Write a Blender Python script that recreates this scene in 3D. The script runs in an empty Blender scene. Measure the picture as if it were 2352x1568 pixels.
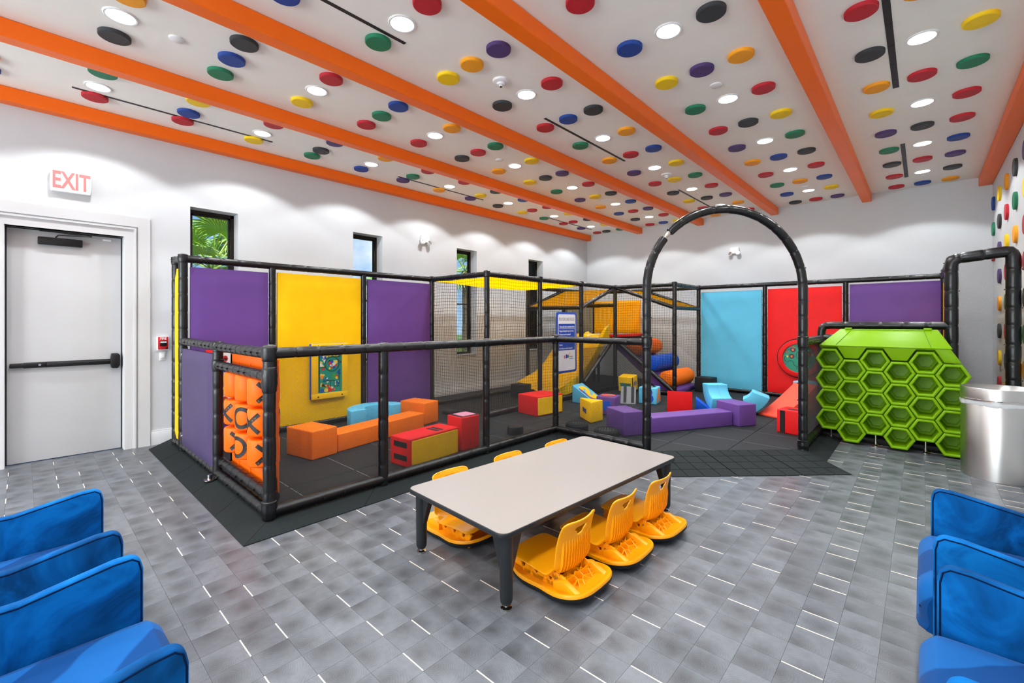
import bpy, bmesh, math, random
from math import sin, cos, pi, radians, atan2, hypot, floor
from mathutils import Vector, Matrix
random.seed(7)
SC = bpy.context.scene
COL = SC.collection

# ------------------------------------------------------------------ camera, world, sun, added fill light, exposure
FPX = 1030.0; CX = 1176.0; HY = 736.3; EYE = 1.5; YAW = 0.742123
SN, CS = sin(YAW), cos(YAW)
cd = bpy.data.cameras.new('camera'); cam = bpy.data.objects.new('camera', cd); COL.objects.link(cam)
cd.sensor_width = 36.0; cd.lens = FPX * 36 / 2352; cd.shift_y = -(784 - HY) / 2352
cd.clip_start = 0.05; cd.clip_end = 300
cam.location = (0, 0, EYE); cam.rotation_euler = (pi / 2, 0, YAW)
SC.camera = cam
SC.view_settings.view_transform = 'Standard'; SC.view_settings.look = 'None'
SC.view_settings.exposure = 0.55; SC.view_settings.gamma = 1.0; SC.view_settings.use_curve_mapping = False

def lin(c):
    return tuple(((v / 255) / 12.92 if v <= 10 else (((v / 255) + .055) / 1.055) ** 2.4) for v in c) + (1.0,)

W = bpy.data.worlds.new('sky'); SC.world = W; W.use_nodes = True
nt = W.node_tree; nt.nodes.clear()
def N(t, k, **kw):
    n = t.nodes.new(k)
    for a, v in kw.items():
        if a.startswith('_'): setattr(n, a[1:], v)
        else: n.inputs[a.replace('__', ' ')].default_value = v
    return n
o_ = nt.nodes.new('ShaderNodeOutputWorld'); b_ = N(nt, 'ShaderNodeBackground', Strength=0.9)
tc = nt.nodes.new('ShaderNodeTexCoord'); sx = nt.nodes.new('ShaderNodeSeparateXYZ')
gr = nt.nodes.new('ShaderNodeValToRGB')
gr.color_ramp.elements[0].position = 0.0; gr.color_ramp.elements[0].color = lin((150, 190, 232))
gr.color_ramp.elements[1].position = 0.6; gr.color_ramp.elements[1].color = lin((70, 126, 206))
nz = N(nt, 'ShaderNodeTexNoise', Scale=3.2, Detail=6.0, Roughness=.6)
cr = nt.nodes.new('ShaderNodeValToRGB'); cr.color_ramp.elements[0].position = .52; cr.color_ramp.elements[1].position = .74
mx = nt.nodes.new('ShaderNodeMix'); mx.data_type = 'RGBA'; mx.inputs[7].default_value = (1, 1, 1, 1)
nt.links.new(tc.outputs['Generated'], sx.inputs[0]); nt.links.new(sx.outputs['Z'], gr.inputs[0])
nt.links.new(tc.outputs['Generated'], nz.inputs['Vector']); nt.links.new(nz.outputs['Fac'], cr.inputs[0])
nt.links.new(cr.outputs[0], mx.inputs[0]); nt.links.new(gr.outputs[0], mx.inputs[6]); nt.links.new(mx.outputs[2], b_.inputs[0])
nt.links.new(b_.outputs[0], o_.inputs[0])

def lamp(kind, name, loc, energy, color=(1, 1, 1), **kw):
    l = bpy.data.lights.new(name, kind); l.energy = energy; l.color = color
    for a, v in kw.items(): setattr(l, a, v)
    o = bpy.data.objects.new(name, l); COL.objects.link(o); o.location = loc
    return o
sun = lamp('SUN', 'sun', (6, -4, 12), 4.5, (1, .96, .88), angle=.02); sun.rotation_euler = (radians(34), 0, radians(62))
DOWN_W = 13.0            # each recessed downlight
FILL_W = 230.0            # fill lamps added behind the camera, tilted up to brighten the ceiling
for i, cx in enumerate((-4.95, -1.15)):
    a = lamp('AREA', 'window_daylight', (cx, -7.55, 1.8), FILL_W, (.93, .985, 1.0), shape='RECTANGLE', size=2.8, size_y=2.9)
    a.rotation_euler = (radians(113), 0, 0)

# ------------------------------------------------------------------ helpers
def ray(x):
    u = (x - CX) / FPX
    return u * CS - SN, u * SN + CS
def atz(x, y, z):                     # point at height z seen at pixel x, y
    d = (z - EYE) * FPX / (HY - y); r = ray(x)
    return Vector((r[0] * d, r[1] * d, z))

class MB:
    def __init__(s): s.v = []; s.f = []; s.m = []
    def add(s, vs, fs, m=0):
        o = len(s.v); s.v += [tuple(p) for p in vs]; s.f += [tuple(o + i for i in f) for f in fs]; s.m += [m] * len(fs); return s
    def box(s, a, b, m=0, M=None):
        x0, y0, z0 = a; x1, y1, z1 = b
        vs = [(x0, y0, z0), (x1, y0, z0), (x1, y1, z0), (x0, y1, z0), (x0, y0, z1), (x1, y0, z1), (x1, y1, z1), (x0, y1, z1)]
        if M is not None: vs = [M @ Vector(p) for p in vs]
        return s.add(vs, [(0, 3, 2, 1), (4, 5, 6, 7), (0, 1, 5, 4), (1, 2, 6, 5), (2, 3, 7, 6), (3, 0, 4, 7)], m)
    def prism(s, poly, axis, a, b, m=0, M=None):    # poly: 2D points in the plane across the axis
        n = len(poly)
        def P(p, t):
            q = {'x': (t, p[0], p[1]), 'y': (p[0], t, p[1]), 'z': (p[0], p[1], t)}[axis]
            return tuple(M @ Vector(q)) if M is not None else q
        vs = [P(p, a) for p in poly] + [P(p, b) for p in poly]
        fs = [tuple(range(n))[::-1], tuple(range(n, 2 * n))] + [(i, (i + 1) % n, n + (i + 1) % n, n + i) for i in range(n)]
        return s.add(vs, fs, m)
    def tube(s, pts, r, seg=10, m=0, caps=True, closed=False):
        pts = [Vector(p) for p in pts]; n = len(pts)
        rs = r if isinstance(r, (list, tuple)) else [r] * n
        t0 = (pts[1] - pts[0]).normalized()
        up = Vector((0, 0, 1)) if abs(t0.z) < .9 else Vector((1, 0, 0))
        nn = (up - t0 * up.dot(t0)).normalized(); vs = []
        for i in range(n):
            if closed: t = (pts[(i + 1) % n] - pts[i - 1]).normalized()
            else: t = (pts[min(i + 1, n - 1)] - pts[max(i - 1, 0)]).normalized()
            nn = (nn - t * nn.dot(t)).normalized(); bb = t.cross(nn)
            for k in range(seg):
                a = 2 * pi * k / seg
                vs.append(pts[i] + nn * (cos(a) * rs[i]) + bb * (sin(a) * rs[i]))
        fs = []
        for i in range(n if closed else n - 1):
            j = (i + 1) % n
            for k in range(seg):
                l = (k + 1) % seg
                fs.append((i * seg + k, i * seg + l, j * seg + l, j * seg + k))
        if caps and not closed:
            fs.append(tuple(range(seg))[::-1]); fs.append(tuple((n - 1) * seg + k for k in range(seg)))
        return s.add(vs, fs, m)
    def lathe(s, prof, seg=24, c=(0, 0, 0), m=0, close=False):   # prof: (radius, z)
        vs = []; n = len(prof)
        for r, z in prof:
            for k in range(seg):
                a = 2 * pi * k / seg; vs.append((c[0] + r * cos(a), c[1] + r * sin(a), c[2] + z))
        fs = [(i * seg + k, i * seg + (k + 1) % seg, (i + 1) * seg + (k + 1) % seg, (i + 1) * seg + k) for i in range(n - 1) for k in range(seg)]
        if prof[0][0] > 1e-6: fs.append(tuple(range(seg))[::-1])
        if prof[-1][0] > 1e-6: fs.append(tuple((n - 1) * seg + k for k in range(seg)))
        return s.add(vs, fs, m)
    def grid(s, f, nu, nv, m=0, skip=None):
        vs = [f(i / nu, j / nv) for j in range(nv + 1) for i in range(nu + 1)]
        fs = [(j * (nu + 1) + i, j * (nu + 1) + i + 1, (j + 1) * (nu + 1) + i + 1, (j + 1) * (nu + 1) + i)
              for j in range(nv) for i in range(nu) if not (skip and skip(i, j))]
        return s.add(vs, fs, m)

WL = {}                                # world offset of things built unrotated
def link(name, me, parent):
    o = bpy.data.objects.new(name, me); COL.objects.link(o)
    if parent is not None: o.parent = parent
    return o
def obj(name, mb, mats, parent=None, world=False, smooth=40, bevel=0, bseg=2, merge=False):
    """links a mesh collector as ONE object; world=True: vertices are in world space and are moved into the parent's frame"""
    me = bpy.data.meshes.new(name)
    off = WL.get(parent.name, Vector((0, 0, 0))) if (parent is not None and world) else Vector((0, 0, 0))
    me.from_pydata([tuple(Vector(p) - off) for p in mb.v], [], mb.f)
    if not isinstance(mats, (list, tuple)): mats = [mats]
    for m in mats: me.materials.append(m)
    if len(mats) > 1: me.polygons.foreach_set('material_index', mb.m)
    if bevel or merge:
        bm = bmesh.new(); bm.from_mesh(me)
        if merge: bmesh.ops.remove_doubles(bm, verts=bm.verts, dist=1e-5)
        if bevel:
            ed = [e for e in bm.edges if len(e.link_faces) == 2 and e.calc_face_angle(0) > .5]
            bmesh.ops.bevel(bm, geom=ed, offset=bevel, segments=bseg, profile=.5, affect='EDGES', clamp_overlap=True)
        bm.to_mesh(me); bm.free()
    if smooth:
        me.polygons.foreach_set('use_smooth', [True] * len(me.polygons)); me.set_sharp_from_angle(angle=radians(smooth))
    me.update()
    o = link(name, me, parent)
    WL[o.name] = off if parent is not None and world else Vector((0, 0, 0))
    return o
def thing(name, label, cat, loc=(0, 0, 0), rz=0, group=None):
    o = bpy.data.objects.new(name, None); COL.objects.link(o); o.empty_display_size = .1
    o.location = loc; o.rotation_euler = (0, 0, rz)
    WL[o.name] = Vector(loc)
    return tag(o, label, cat, group)
def tag(o, label, cat, group=None):
    o['label'] = label; o['category'] = cat
    if group: o['group'] = group
    return o
def struct(name, mb, mat, parent=None, **kw):
    o = obj(name, mb, mat, parent, **kw)
    if parent is None: o['kind'] = 'structure'
    return o
def dup(root, loc, rz=None, label=None):
    def cp(o, par):
        c = o.copy(); COL.objects.link(c)
        if par is not None: c.parent = par
        for ch in o.children: cp(ch, c)
        return c
    r = cp(root, None); r.location = loc
    if rz is not None: r.rotation_euler = (0, 0, rz)
    if label: r['label'] = label
    return r
def text_mesh(body, size, extrude=.001, align='CENTER', bold=0.0, sx=1.0):
    cu = bpy.data.curves.new('lettering', 'FONT'); cu.body = body; cu.size = size; cu.extrude = extrude; cu.offset = bold
    cu.align_x = align; cu.align_y = 'CENTER'; cu.resolution_u = 3
    o = bpy.data.objects.new('lettering', cu); COL.objects.link(o)
    dg = bpy.context.evaluated_depsgraph_get(); me = bpy.data.meshes.new_from_object(o.evaluated_get(dg))
    bpy.data.objects.remove(o); bpy.data.curves.remove(cu)
    if sx != 1.0: me.transform(Matrix.Diagonal((sx, 1, 1, 1)))
    return me
def lettering(body, size, mat, M, parent, name='lettering', **kw):
    me = text_mesh(body, size, **kw); me.transform(M); me.materials.clear(); me.materials.append(mat)
    return link(name, me, parent)
def frame_xyz(origin, ex, ey):         # matrix whose local x, y run along ex, ey
    ex = Vector(ex).normalized(); ey = Vector(ey).normalized(); ez = ex.cross(ey)
    return Matrix.Translation(Vector(origin)) @ Matrix((ex, ey, ez)).transposed().to_4x4()

# ------------------------------------------------------------------ materials
MATS = {}
def mat(name, rgb, rough=.5, metal=0.0, var=.06, vscale=6.0, bump=0.0, bscale=120.0, spec=.5, sheen=0.0, coat=0.0, aniso=0.0, emit=None, estr=0.0, trans=0.0, coords='Object'):
    m = bpy.data.materials.new(name); m.use_nodes = True; t = m.node_tree; p = t.nodes['Principled BSDF']
    c = lin(rgb)
    p.inputs['Base Color'].default_value = c; p.inputs['Roughness'].default_value = rough; p.inputs['Metallic'].default_value = metal
    p.inputs['Specular IOR Level'].default_value = spec; p.inputs['Sheen Weight'].default_value = sheen; p.inputs['Coat Weight'].default_value = coat
    p.inputs['Anisotropic'].default_value = aniso; p.inputs['Transmission Weight'].default_value = trans
    if emit: p.inputs['Emission Color'].default_value = lin(emit); p.inputs['Emission Strength'].default_value = estr
    tcn = t.nodes.new('ShaderNodeTexCoord')
    if var:
        n = N(t, 'ShaderNodeTexNoise', Scale=vscale, Detail=3.0); t.links.new(tcn.outputs[coords], n.inputs['Vector'])
        mr = N(t, 'ShaderNodeMapRange'); mr.inputs[1].default_value = .3; mr.inputs[2].default_value = .7
        mr.inputs[3].default_value = 1 - var; mr.inputs[4].default_value = 1 + var; t.links.new(n.outputs['Fac'], mr.inputs[0])
        mm = N(t, 'ShaderNodeMix'); mm.data_type = 'RGBA'; mm.blend_type = 'MULTIPLY'; mm.inputs[0].default_value = 1
        mm.inputs[6].default_value = c; t.links.new(mr.outputs[0], mm.inputs[7]); t.links.new(mm.outputs[2], p.inputs['Base Color'])
    if bump:
        n2 = N(t, 'ShaderNodeTexNoise', Scale=bscale, Detail=2.0); t.links.new(tcn.outputs[coords], n2.inputs['Vector'])
        bp = N(t, 'ShaderNodeBump', Strength=bump, Distance=.002); t.links.new(n2.outputs['Fac'], bp.inputs['Height']); t.links.new(bp.outputs[0], p.inputs['Normal'])
    MATS[name] = m
    return m
WALL = mat('wall_paint', (208, 211, 214), .75, var=.01, bump=.15, bscale=220)
CEIL = mat('ceiling_paint', (250, 246, 238), .7, var=.01, bump=.12, bscale=200)
TRIM = mat('white_trim', (206, 207, 209), .4, var=.01)
DOORM = mat('white_door', (192, 193, 195), .42, var=.01)
ORANGE = mat('orange_beam_paint', (255, 112, 6), .4, var=.02, bump=.08, bscale=90, spec=.32)
BRONZE = mat('dark_bronze', (42, 36, 28), .4, metal=.6)
BLACKM = mat('black_metal', (22, 22, 24), .42, metal=.3)
PAD = mat('black_vinyl', (13, 14, 16), .3, var=.12, vscale=9, bump=.7, bscale=22)
TIE = mat('zip_tie', (14, 14, 15), .4)
NETM = mat('black_net', (20, 20, 20), .7, var=0)
def vinyl(name, rgb): return mat(name, rgb, .5, var=.035, vscale=5, bump=.22, bscale=14, spec=.2)
V = dict(purple=vinyl('purple_vinyl', (104, 70, 142)), yellow=vinyl('yellow_vinyl', (250, 198, 4)), red=vinyl('red_vinyl', (232, 30, 32)),
         lightblue=vinyl('light_blue_vinyl', (96, 188, 222)), orange=vinyl('orange_vinyl', (244, 118, 16)), blue=vinyl('blue_vinyl', (22, 84, 200)),
         black=vinyl('black_soft_vinyl', (34, 36, 38)), grey=vinyl('grey_vinyl', (132, 134, 138)), coral=vinyl('coral_vinyl', (244, 84, 62)),
         pink=vinyl('pink_vinyl', (226, 150, 178)), navy=vinyl('navy_vinyl', (52, 62, 110)), greyp=vinyl('grey_green_vinyl', (120, 128, 118)),
         amber=vinyl('amber_vinyl', (246, 168, 6)), green=vinyl('green_vinyl', (60, 116, 98)), white=vinyl('white_vinyl', (232, 240, 244)), dullpurple=vinyl('dull_purple_vinyl', (76, 64, 100)))
CLOTH = mat('yellow_canopy_cloth', (250, 206, 20), .6, var=.05, bump=.3, bscale=8)
_t = CLOTH.node_tree; _p = _t.nodes['Principled BSDF']; _o = _t.nodes['Material Output']; _x = N(_t, 'ShaderNodeMixShader', Fac=.9); _tl = N(_t, 'ShaderNodeBsdfTranslucent', Color=lin((255, 222, 40)))
_t.links.new(_p.outputs[0], _x.inputs[1]); _t.links.new(_tl.outputs[0], _x.inputs[2]); _t.links.new(_x.outputs[0], _o.inputs['Surface'])
LIME = mat('lime_plastic', (120, 168, 1), .4, var=.03, spec=.2)
RUB = mat('rubber_tile', (34, 38, 41), .7, var=.16, vscale=260, bump=.3, bscale=300, spec=.25)
RUBR = mat('rubber_ramp', (34, 39, 40), .85, var=.42, vscale=330, bump=.6, bscale=330, spec=.15)
PLAST = mat('yellow_plastic', (255, 168, 2), .36, var=.02)
TTT = mat('orange_plastic', (250, 104, 6), .42, var=.02, spec=.22)
INK = mat('black_ink', (28, 26, 24), .5, var=0)
CHROME = mat('chrome', (210, 205, 200), .12, metal=1, var=0)
STEEL = mat('brushed_steel', (206, 206, 204), .34, metal=1, var=.04, vscale=3, aniso=.75)
LAMIN = mat('table_laminate', (146, 139, 134), .38, var=.03, vscale=180)
CHAR = mat('charcoal_edge', (31, 35, 38), .45, var=.03)
SLIDE = mat('yellow_slide_plastic', (252, 208, 8), .28, var=.03)
WHITEP = mat('white_plastic', (238, 238, 238), .35, var=.01)
LENS = mat('light_lens', (255, 255, 255), .4, var=0, emit=(255, 253, 250), estr=9)
SLOT = mat('dark_slot', (24, 26, 30), .5, var=0)
SIGNB = mat('sign_blue', (20, 66, 160), .4, var=.02)
SIGNW = mat('sign_white', (222, 220, 222), .4, var=.01)
REDP = mat('red_plastic', (206, 30, 40), .35)
EXITR = mat('exit_red', (255, 120, 118), .4, var=0, emit=(255, 90, 90), estr=.35)
_t = STEEL.node_tree; _tg = _t.nodes.new('ShaderNodeTangent'); _tg.direction_type = 'RADIAL'; _tg.axis = 'Z'; _t.links.new(_tg.outputs[0], _t.nodes['Principled BSDF'].inputs['Tangent']); _t.nodes['Principled BSDF'].inputs['Anisotropic Rotation'].default_value = .25
BAG = mat('clear_bag', (240, 242, 244), .25, var=.02, trans=.35, bump=.9, bscale=18)
PIPING = mat('navy_piping', (0, 26, 60), .8, var=.02, spec=.1)
DISC = dict(r=mat('red_felt', (190, 28, 44), .6, bump=.1), b=mat('blue_felt', (22, 66, 150), .6, bump=.1), g=mat('green_felt', (24, 124, 86), .6, bump=.1),
            y=mat('yellow_felt', (248, 208, 10), .6, bump=.1), o=mat('orange_felt', (248, 164, 24), .6, bump=.1), p=mat('purple_felt', (78, 54, 112), .6, bump=.1),
            k=mat('black_felt', (50, 54, 58), .6, bump=.1))
GLASS = bpy.data.materials.new('window_glass'); GLASS.use_nodes = True
_t = GLASS.node_tree; _t.nodes.clear(); _o = _t.nodes.new('ShaderNodeOutputMaterial'); _m = _t.nodes.new('ShaderNodeMixShader')
_tr = N(_t, 'ShaderNodeBsdfTransparent', Color=(.93, .97, .96, 1)); _gl = N(_t, 'ShaderNodeBsdfGlossy', Roughness=.02); _fr = N(_t, 'ShaderNodeFresnel', IOR=1.35)
_t.links.new(_fr.outputs[0], _m.inputs[0]); _t.links.new(_tr.outputs[0], _m.inputs[1]); _t.links.new(_gl.outputs[0], _m.inputs[2]); _t.links.new(_m.outputs[0], _o.inputs[0])

def velvet():
    m = mat('blue_velvet', (8, 92, 188), .8, var=0, sheen=.06, spec=.1); t = m.node_tree; p = t.nodes['Principled BSDF']
    p.inputs['Sheen Tint'].default_value = lin((120, 180, 255)); p.inputs['Sheen Roughness'].default_value = .4
    tcn = t.nodes.new('ShaderNodeTexCoord'); n = N(t, 'ShaderNodeTexNoise', Scale=4.5, Detail=4.0, Roughness=.6, Distortion=.9)
    r = t.nodes.new('ShaderNodeValToRGB'); e = r.color_ramp.elements
    e[0].position = .38; e[0].color = lin((0, 58, 108)); e[1].position = .66; e[1].color = lin((4, 104, 178))
    r.color_ramp.elements.new(.52).color = lin((0, 80, 144))
    t.links.new(tcn.outputs['Object'], n.inputs['Vector']); t.links.new(n.outputs['Fac'], r.inputs[0]); t.links.new(r.outputs[0], p.inputs['Base Color'])
    n2 = N(t, 'ShaderNodeTexNoise', Scale=700.0); bp = N(t, 'ShaderNodeBump', Strength=.15, Distance=.001)
    t.links.new(tcn.outputs['Object'], n2.inputs['Vector']); t.links.new(n2.outputs['Fac'], bp.inputs['Height']); t.links.new(bp.outputs[0], p.inputs['Normal'])
    return m
VELVET = velvet()
def velvet_seat():
    m = mat('blue_velvet_seat', (20, 110, 200), .8, var=0, sheen=.05, spec=.1); t = m.node_tree; p = t.nodes['Principled BSDF']
    tcn = t.nodes.new('ShaderNodeTexCoord'); w = N(t, 'ShaderNodeTexWave', Scale=1.5, Distortion=3.2, Detail=2.0); w.bands_direction = 'DIAGONAL'; w.inputs['Detail Scale'].default_value = 1.4
    r = t.nodes.new('ShaderNodeValToRGB'); e = r.color_ramp.elements; e[0].position = .40; e[0].color = lin((0, 62, 122)); e[1].position = .5; e[1].color = lin((14, 88, 156))
    t.links.new(tcn.outputs['Object'], w.inputs['Vector']); t.links.new(w.outputs['Fac'], r.inputs[0]); t.links.new(r.outputs[0], p.inputs['Base Color'])
    return m
VELVET2 = velvet_seat()

PXF, PYF, X0F, Y0F = .1582, .1565, -.305, .686
def floor_mat():
    m = bpy.data.materials.new('end_grain_tile'); m.use_nodes = True; t = m.node_tree; p = t.nodes['Principled BSDF']; L = t.links.new
    g = t.nodes.new('ShaderNodeNewGeometry')
    def VM(op, a, b=None):
        n = t.nodes.new('ShaderNodeVectorMath'); n.operation = op
        for i, q in enumerate((a, b)):
            if q is None: continue
            if isinstance(q, tuple): n.inputs[i].default_value = q
            else: L(q, n.inputs[i])
        return n
    def MA(op, a, b=0.0):
        n = t.nodes.new('ShaderNodeMath'); n.operation = op
        for i, q in enumerate((a, b)):
            if isinstance(q, (int, float)): n.inputs[i].default_value = q
            else: L(q, n.inputs[i])
        return n.outputs[0]
    a = VM('SUBTRACT', g.outputs['Position'], (X0F, Y0F, 0)); d = VM('MULTIPLY', a.outputs[0], (1 / PXF, 1 / PYF, 0))
    fl = VM('FLOOR', d.outputs[0]); fr = VM('FRACTION', d.outputs[0])
    wn = t.nodes.new('ShaderNodeTexWhiteNoise'); wn.noise_dimensions = '2D'; L(fl.outputs[0], wn.inputs['Vector'])
    ctr = VM('MULTIPLY', wn.outputs['Color'], (.7, .7, 0)); ctr2 = VM('ADD', ctr.outputs[0], (.15, .15, 0))
    dv = VM('SUBTRACT', fr.outputs[0], ctr2.outputs[0])
    ns = N(t, 'ShaderNodeTexNoise', Scale=9.0, Detail=3.0); L(g.outputs['Position'], ns.inputs['Vector'])
    nv = VM('SCALE', ns.outputs['Color']); nv.inputs['Scale'].default_value = .34
    dv2 = VM('ADD', dv.outputs[0], nv.outputs[0]); dv3 = VM('MULTIPLY', dv2.outputs[0], (1, 1.15, 0)); ln = VM('LENGTH', dv3.outputs[0])
    dist = ln.outputs['Value']
    ring = MA('SINE', MA('MULTIPLY', dist, 92.0)); ring = MA('MULTIPLY', ring, .075)
    sep = t.nodes.new('ShaderNodeSeparateColor'); L(wn.outputs['Color'], sep.inputs[0])
    dark = N(t, 'ShaderNodeMapRange'); L(dist, dark.inputs[0]); dark.inputs[1].default_value = .05; dark.inputs[2].default_value = .62; dark.inputs[3].default_value = .60; dark.inputs[4].default_value = 1.10
    big = N(t, 'ShaderNodeTexNoise', Scale=22.0, Detail=5.0, Roughness=.65); L(g.outputs['Position'], big.inputs['Vector'])
    bigm = N(t, 'ShaderNodeMapRange'); L(big.outputs['Fac'], bigm.inputs[0]); bigm.inputs[1].default_value = .3; bigm.inputs[2].default_value = .7; bigm.inputs[3].default_value = .86; bigm.inputs[4].default_value = 1.14
    tone = N(t, 'ShaderNodeMapRange'); L(sep.outputs[2], tone.inputs[0]); tone.inputs[3].default_value = .80; tone.inputs[4].default_value = 1.12
    fac = MA('MULTIPLY', MA('MULTIPLY', MA('ADD', dark.outputs[0], ring), bigm.outputs[0]), tone.outputs[0])
    mm = N(t, 'ShaderNodeMix'); mm.data_type = 'RGBA'; mm.blend_type = 'MULTIPLY'; mm.inputs[0].default_value = 1
    mm.inputs[6].default_value = lin((97, 101, 107)); L(fac, mm.inputs[7]); L(mm.outputs[2], p.inputs['Base Color'])
    p.inputs['Roughness'].default_value = .36; p.inputs['Specular IOR Level'].default_value = .45
    bp = N(t, 'ShaderNodeBump', Strength=.12, Distance=.002); L(fac, bp.inputs['Height']); L(bp.outputs[0], p.inputs['Normal'])
    return m
TILE = floor_mat()
GROUT = mat('floor_joint', (84, 84, 88), .7, var=0)
INLAY = mat('cream_inlay', (232, 222, 204), .4, var=0)

# ------------------------------------------------------------------ room shell
XL, XR, YB, YF, H = -6.835, .82, 10.52, -7.5, 3.83
WIN = [(1.43 + 2.2 * k, 1.97 + 2.2 * k) for k in range(4)]; WZ0, WZ1 = .81, 2.945
DY0, DY1, DZ = -.125, .79, 2.475                     # door opening
def slabbed(mb, y0, y1, holes, x0, x1, z1, axis='y'):
    """a wall along y with rectangular holes (ya, yb, za, zb)"""
    cuts = sorted(holes)
    c = y0
    def bx(a, b, za, zb):
        if b - a > 1e-4 and zb - za > 1e-4:
            mb.box((x0, a, za), (x1, b, zb)) if axis == 'y' else mb.box((a, x0, za), (b, x1, zb))
    for ya, yb, za, zb in cuts:
        bx(c, ya, 0, z1); bx(ya, yb, 0, za); bx(ya, yb, zb, z1); c = yb
    bx(c, y1, 0, z1)
    return mb
m = MB(); m.box((XL - .4, YF - .2, -.1), (XR + .2, YB + .2, 0)); FLOOR = struct('floor', m, GROUT, smooth=0)
struct('wall_left', slabbed(MB(), YF - .2, YB + .2, [(DY0, DY1, 0, DZ)] + [(a, b, WZ0, WZ1) for a, b in WIN], XL - .25, XL, H), WALL, smooth=0)
struct('wall_back', MB().box((XL - .25, YB, 0), (XR + .2, YB + .2, H)), WALL, smooth=0)
struct('wall_right', MB().box((XR, YF - .2, 0), (XR + .2, YB, H)), WALL, smooth=0)
struct('wall_front', slabbed(MB(), XL, XR, [(-6.4, -3.5, .3, 3.3), (-2.6, .3, .3, 3.3)], YF - .2, YF, H, axis='x'), WALL, smooth=0)
struct('ceiling', MB().box((XL - .25, YF - .2, H), (XR + .2, YB + .2, H + .15)), CEIL, smooth=0)
for k, (a, b) in enumerate(((-6.4, -3.5), (-2.6, .3))):  # unseen glazed openings, added as a setting for the fill lamps
    m = MB()
    for p, q in (((a, YF - .18, .3), (a + .06, YF - .1, 3.3)), ((b - .06, YF - .18, .3), (b, YF - .1, 3.3)), ((a, YF - .18, .3), (b, YF - .1, .36)), ((a, YF - .18, 3.24), (b, YF - .1, 3.3))): m.box(p, q)
    w = struct('window_%d' % (k + 5), m, BRONZE)
    obj('pane', MB().box((a + .06, YF - .15, .36), (b - .06, YF - .145, 3.24)), GLASS, w, smooth=0)
# ceiling beams
BX = [(-6.835, -6.704), (-5.335, -5.2), (-3.835, -3.697), (-2.335, -2.197), (-.835, -.695), (.664, .82)]
for i, (a, b) in enumerate(BX):
    o = struct('trim_%d' % (i + 1), MB().box((a, YF + .002, 3.685), (b, YB - .002, H - .002)), ORANGE, bevel=.006, bseg=1)
    o['label'] = 'orange painted ceiling beam'
# baseboards
m = MB()
for a, b in ((YF, -.3), (1.035, YB)): m.box((XL, a, 0), (XL + .016, b, .165)); m.box((XL, a, .165), (XL + .011, b, .18))
struct('baseboard_left', m, TRIM, bevel=.003)
struct('baseboard_back', MB().box((XL, YB - .016, 0), (XR, YB, .17)), TRIM, bevel=.003)
struct('baseboard_right', MB().box((XR - .016, YF, 0), (XR, YB - .02, .17)), TRIM, bevel=.003)
# windows in the left wall
for k, (a, b) in enumerate(WIN):
    xo = XL - .215; fw = .045
    m = MB(); m.box((xo - .03, a, WZ0), (xo + .03, a + fw, WZ1)); m.box((xo - .03, b - fw, WZ0), (xo + .03, b, WZ1))
    m.box((xo - .03, a, WZ0), (xo + .03, b, WZ0 + fw)); m.box((xo - .03, a, WZ1 - fw), (xo + .03, b, WZ1))
    w = struct('window_%d' % (k + 1), m, BRONZE, bevel=.004, bseg=1)
    m = MB(); m.box((xo - .012, a + fw, WZ0 + fw), (xo + .012, a + fw + .022, WZ1 - fw)); m.box((xo - .012, b - fw - .022, WZ0 + fw), (xo + .012, b - fw, WZ1 - fw))
    m.box((xo - .012, a + fw, 1.83), (xo + .012, b - fw, 1.855)); m.box((xo - .012, a + fw, WZ1 - fw - .022), (xo + .012, b - fw, WZ1 - fw))
    obj('sash', m, BLACKM, w, smooth=0)
    obj('pane', MB().box((xo - .003, a + fw, WZ0 + fw), (xo + .003, b - fw, WZ1 - fw)), GLASS, w, smooth=0)
    m = MB(); m.box((XL - .25, a, WZ0 - .012), (XL + .012, b, WZ0 + .006)); obj('window_sill', m, TRIM, w, bevel=.003)
# door with casing
m = MB(); m.prism([(DY1 + .005, 0), (DY1 + .005, DZ), (DY0 - .005, DZ), (DY0 - .005, 0), (DY0 - .12, 0), (DY0 - .12, DZ + .115), (DY1 + .12, DZ + .115), (DY1 + .12, 0)], 'x', XL - .1, XL + .012)
cas = struct('trim_7', m, TRIM, smooth=0)
m = MB()
for q in ((0.09, .018, .03), (.125, .27, .022)):
    o0, o1, dx = q
    m.prism([(DY1 + o0, 0), (DY1 + o0, DZ + o0), (DY0 - o0, DZ + o0), (DY0 - o0, 0), (DY0 - o0 - (o1 if o1 < .1 else .115), 0), (DY0 - o0 - (o1 if o1 < .1 else .115), DZ + o0 + (o1 if o1 < .1 else .115)), (DY1 + o0 + (o1 if o1 < .1 else .115), DZ + o0 + (o1 if o1 < .1 else .115)), (DY1 + o0 + (o1 if o1 < .1 else .115), 0)], 'x', XL, XL + dx)
obj('casing', m, TRIM, cas, smooth=0)
dr = struct('door_1', MB().box((XL - .16, DY0 + .012, .012), (XL - .115, DY1 - .012, DZ - .012)), DOORM, bevel=.003)
obj('seal', MB().prism([(DY1, 0), (DY1, DZ), (DY0, DZ), (DY0, 0), (DY0 + .011, 0), (DY0 + .011, DZ - .011), (DY1 - .011, DZ - .011), (DY1 - .011, 0)], 'x', XL - .17, XL - .118), BLACKM, dr, smooth=0)
dx = XL - .115
m = MB(); m.box((dx, -.095, 1.008), (dx + .05, .17, 1.055)); m.box((dx, .17, 1.012), (dx + .062, .70, 1.05)); m.box((dx, .0, 1.0), (dx + .02, .72, 1.06))
pb = obj('push_bar', m, BLACKM, dr, bevel=.008)
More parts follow.
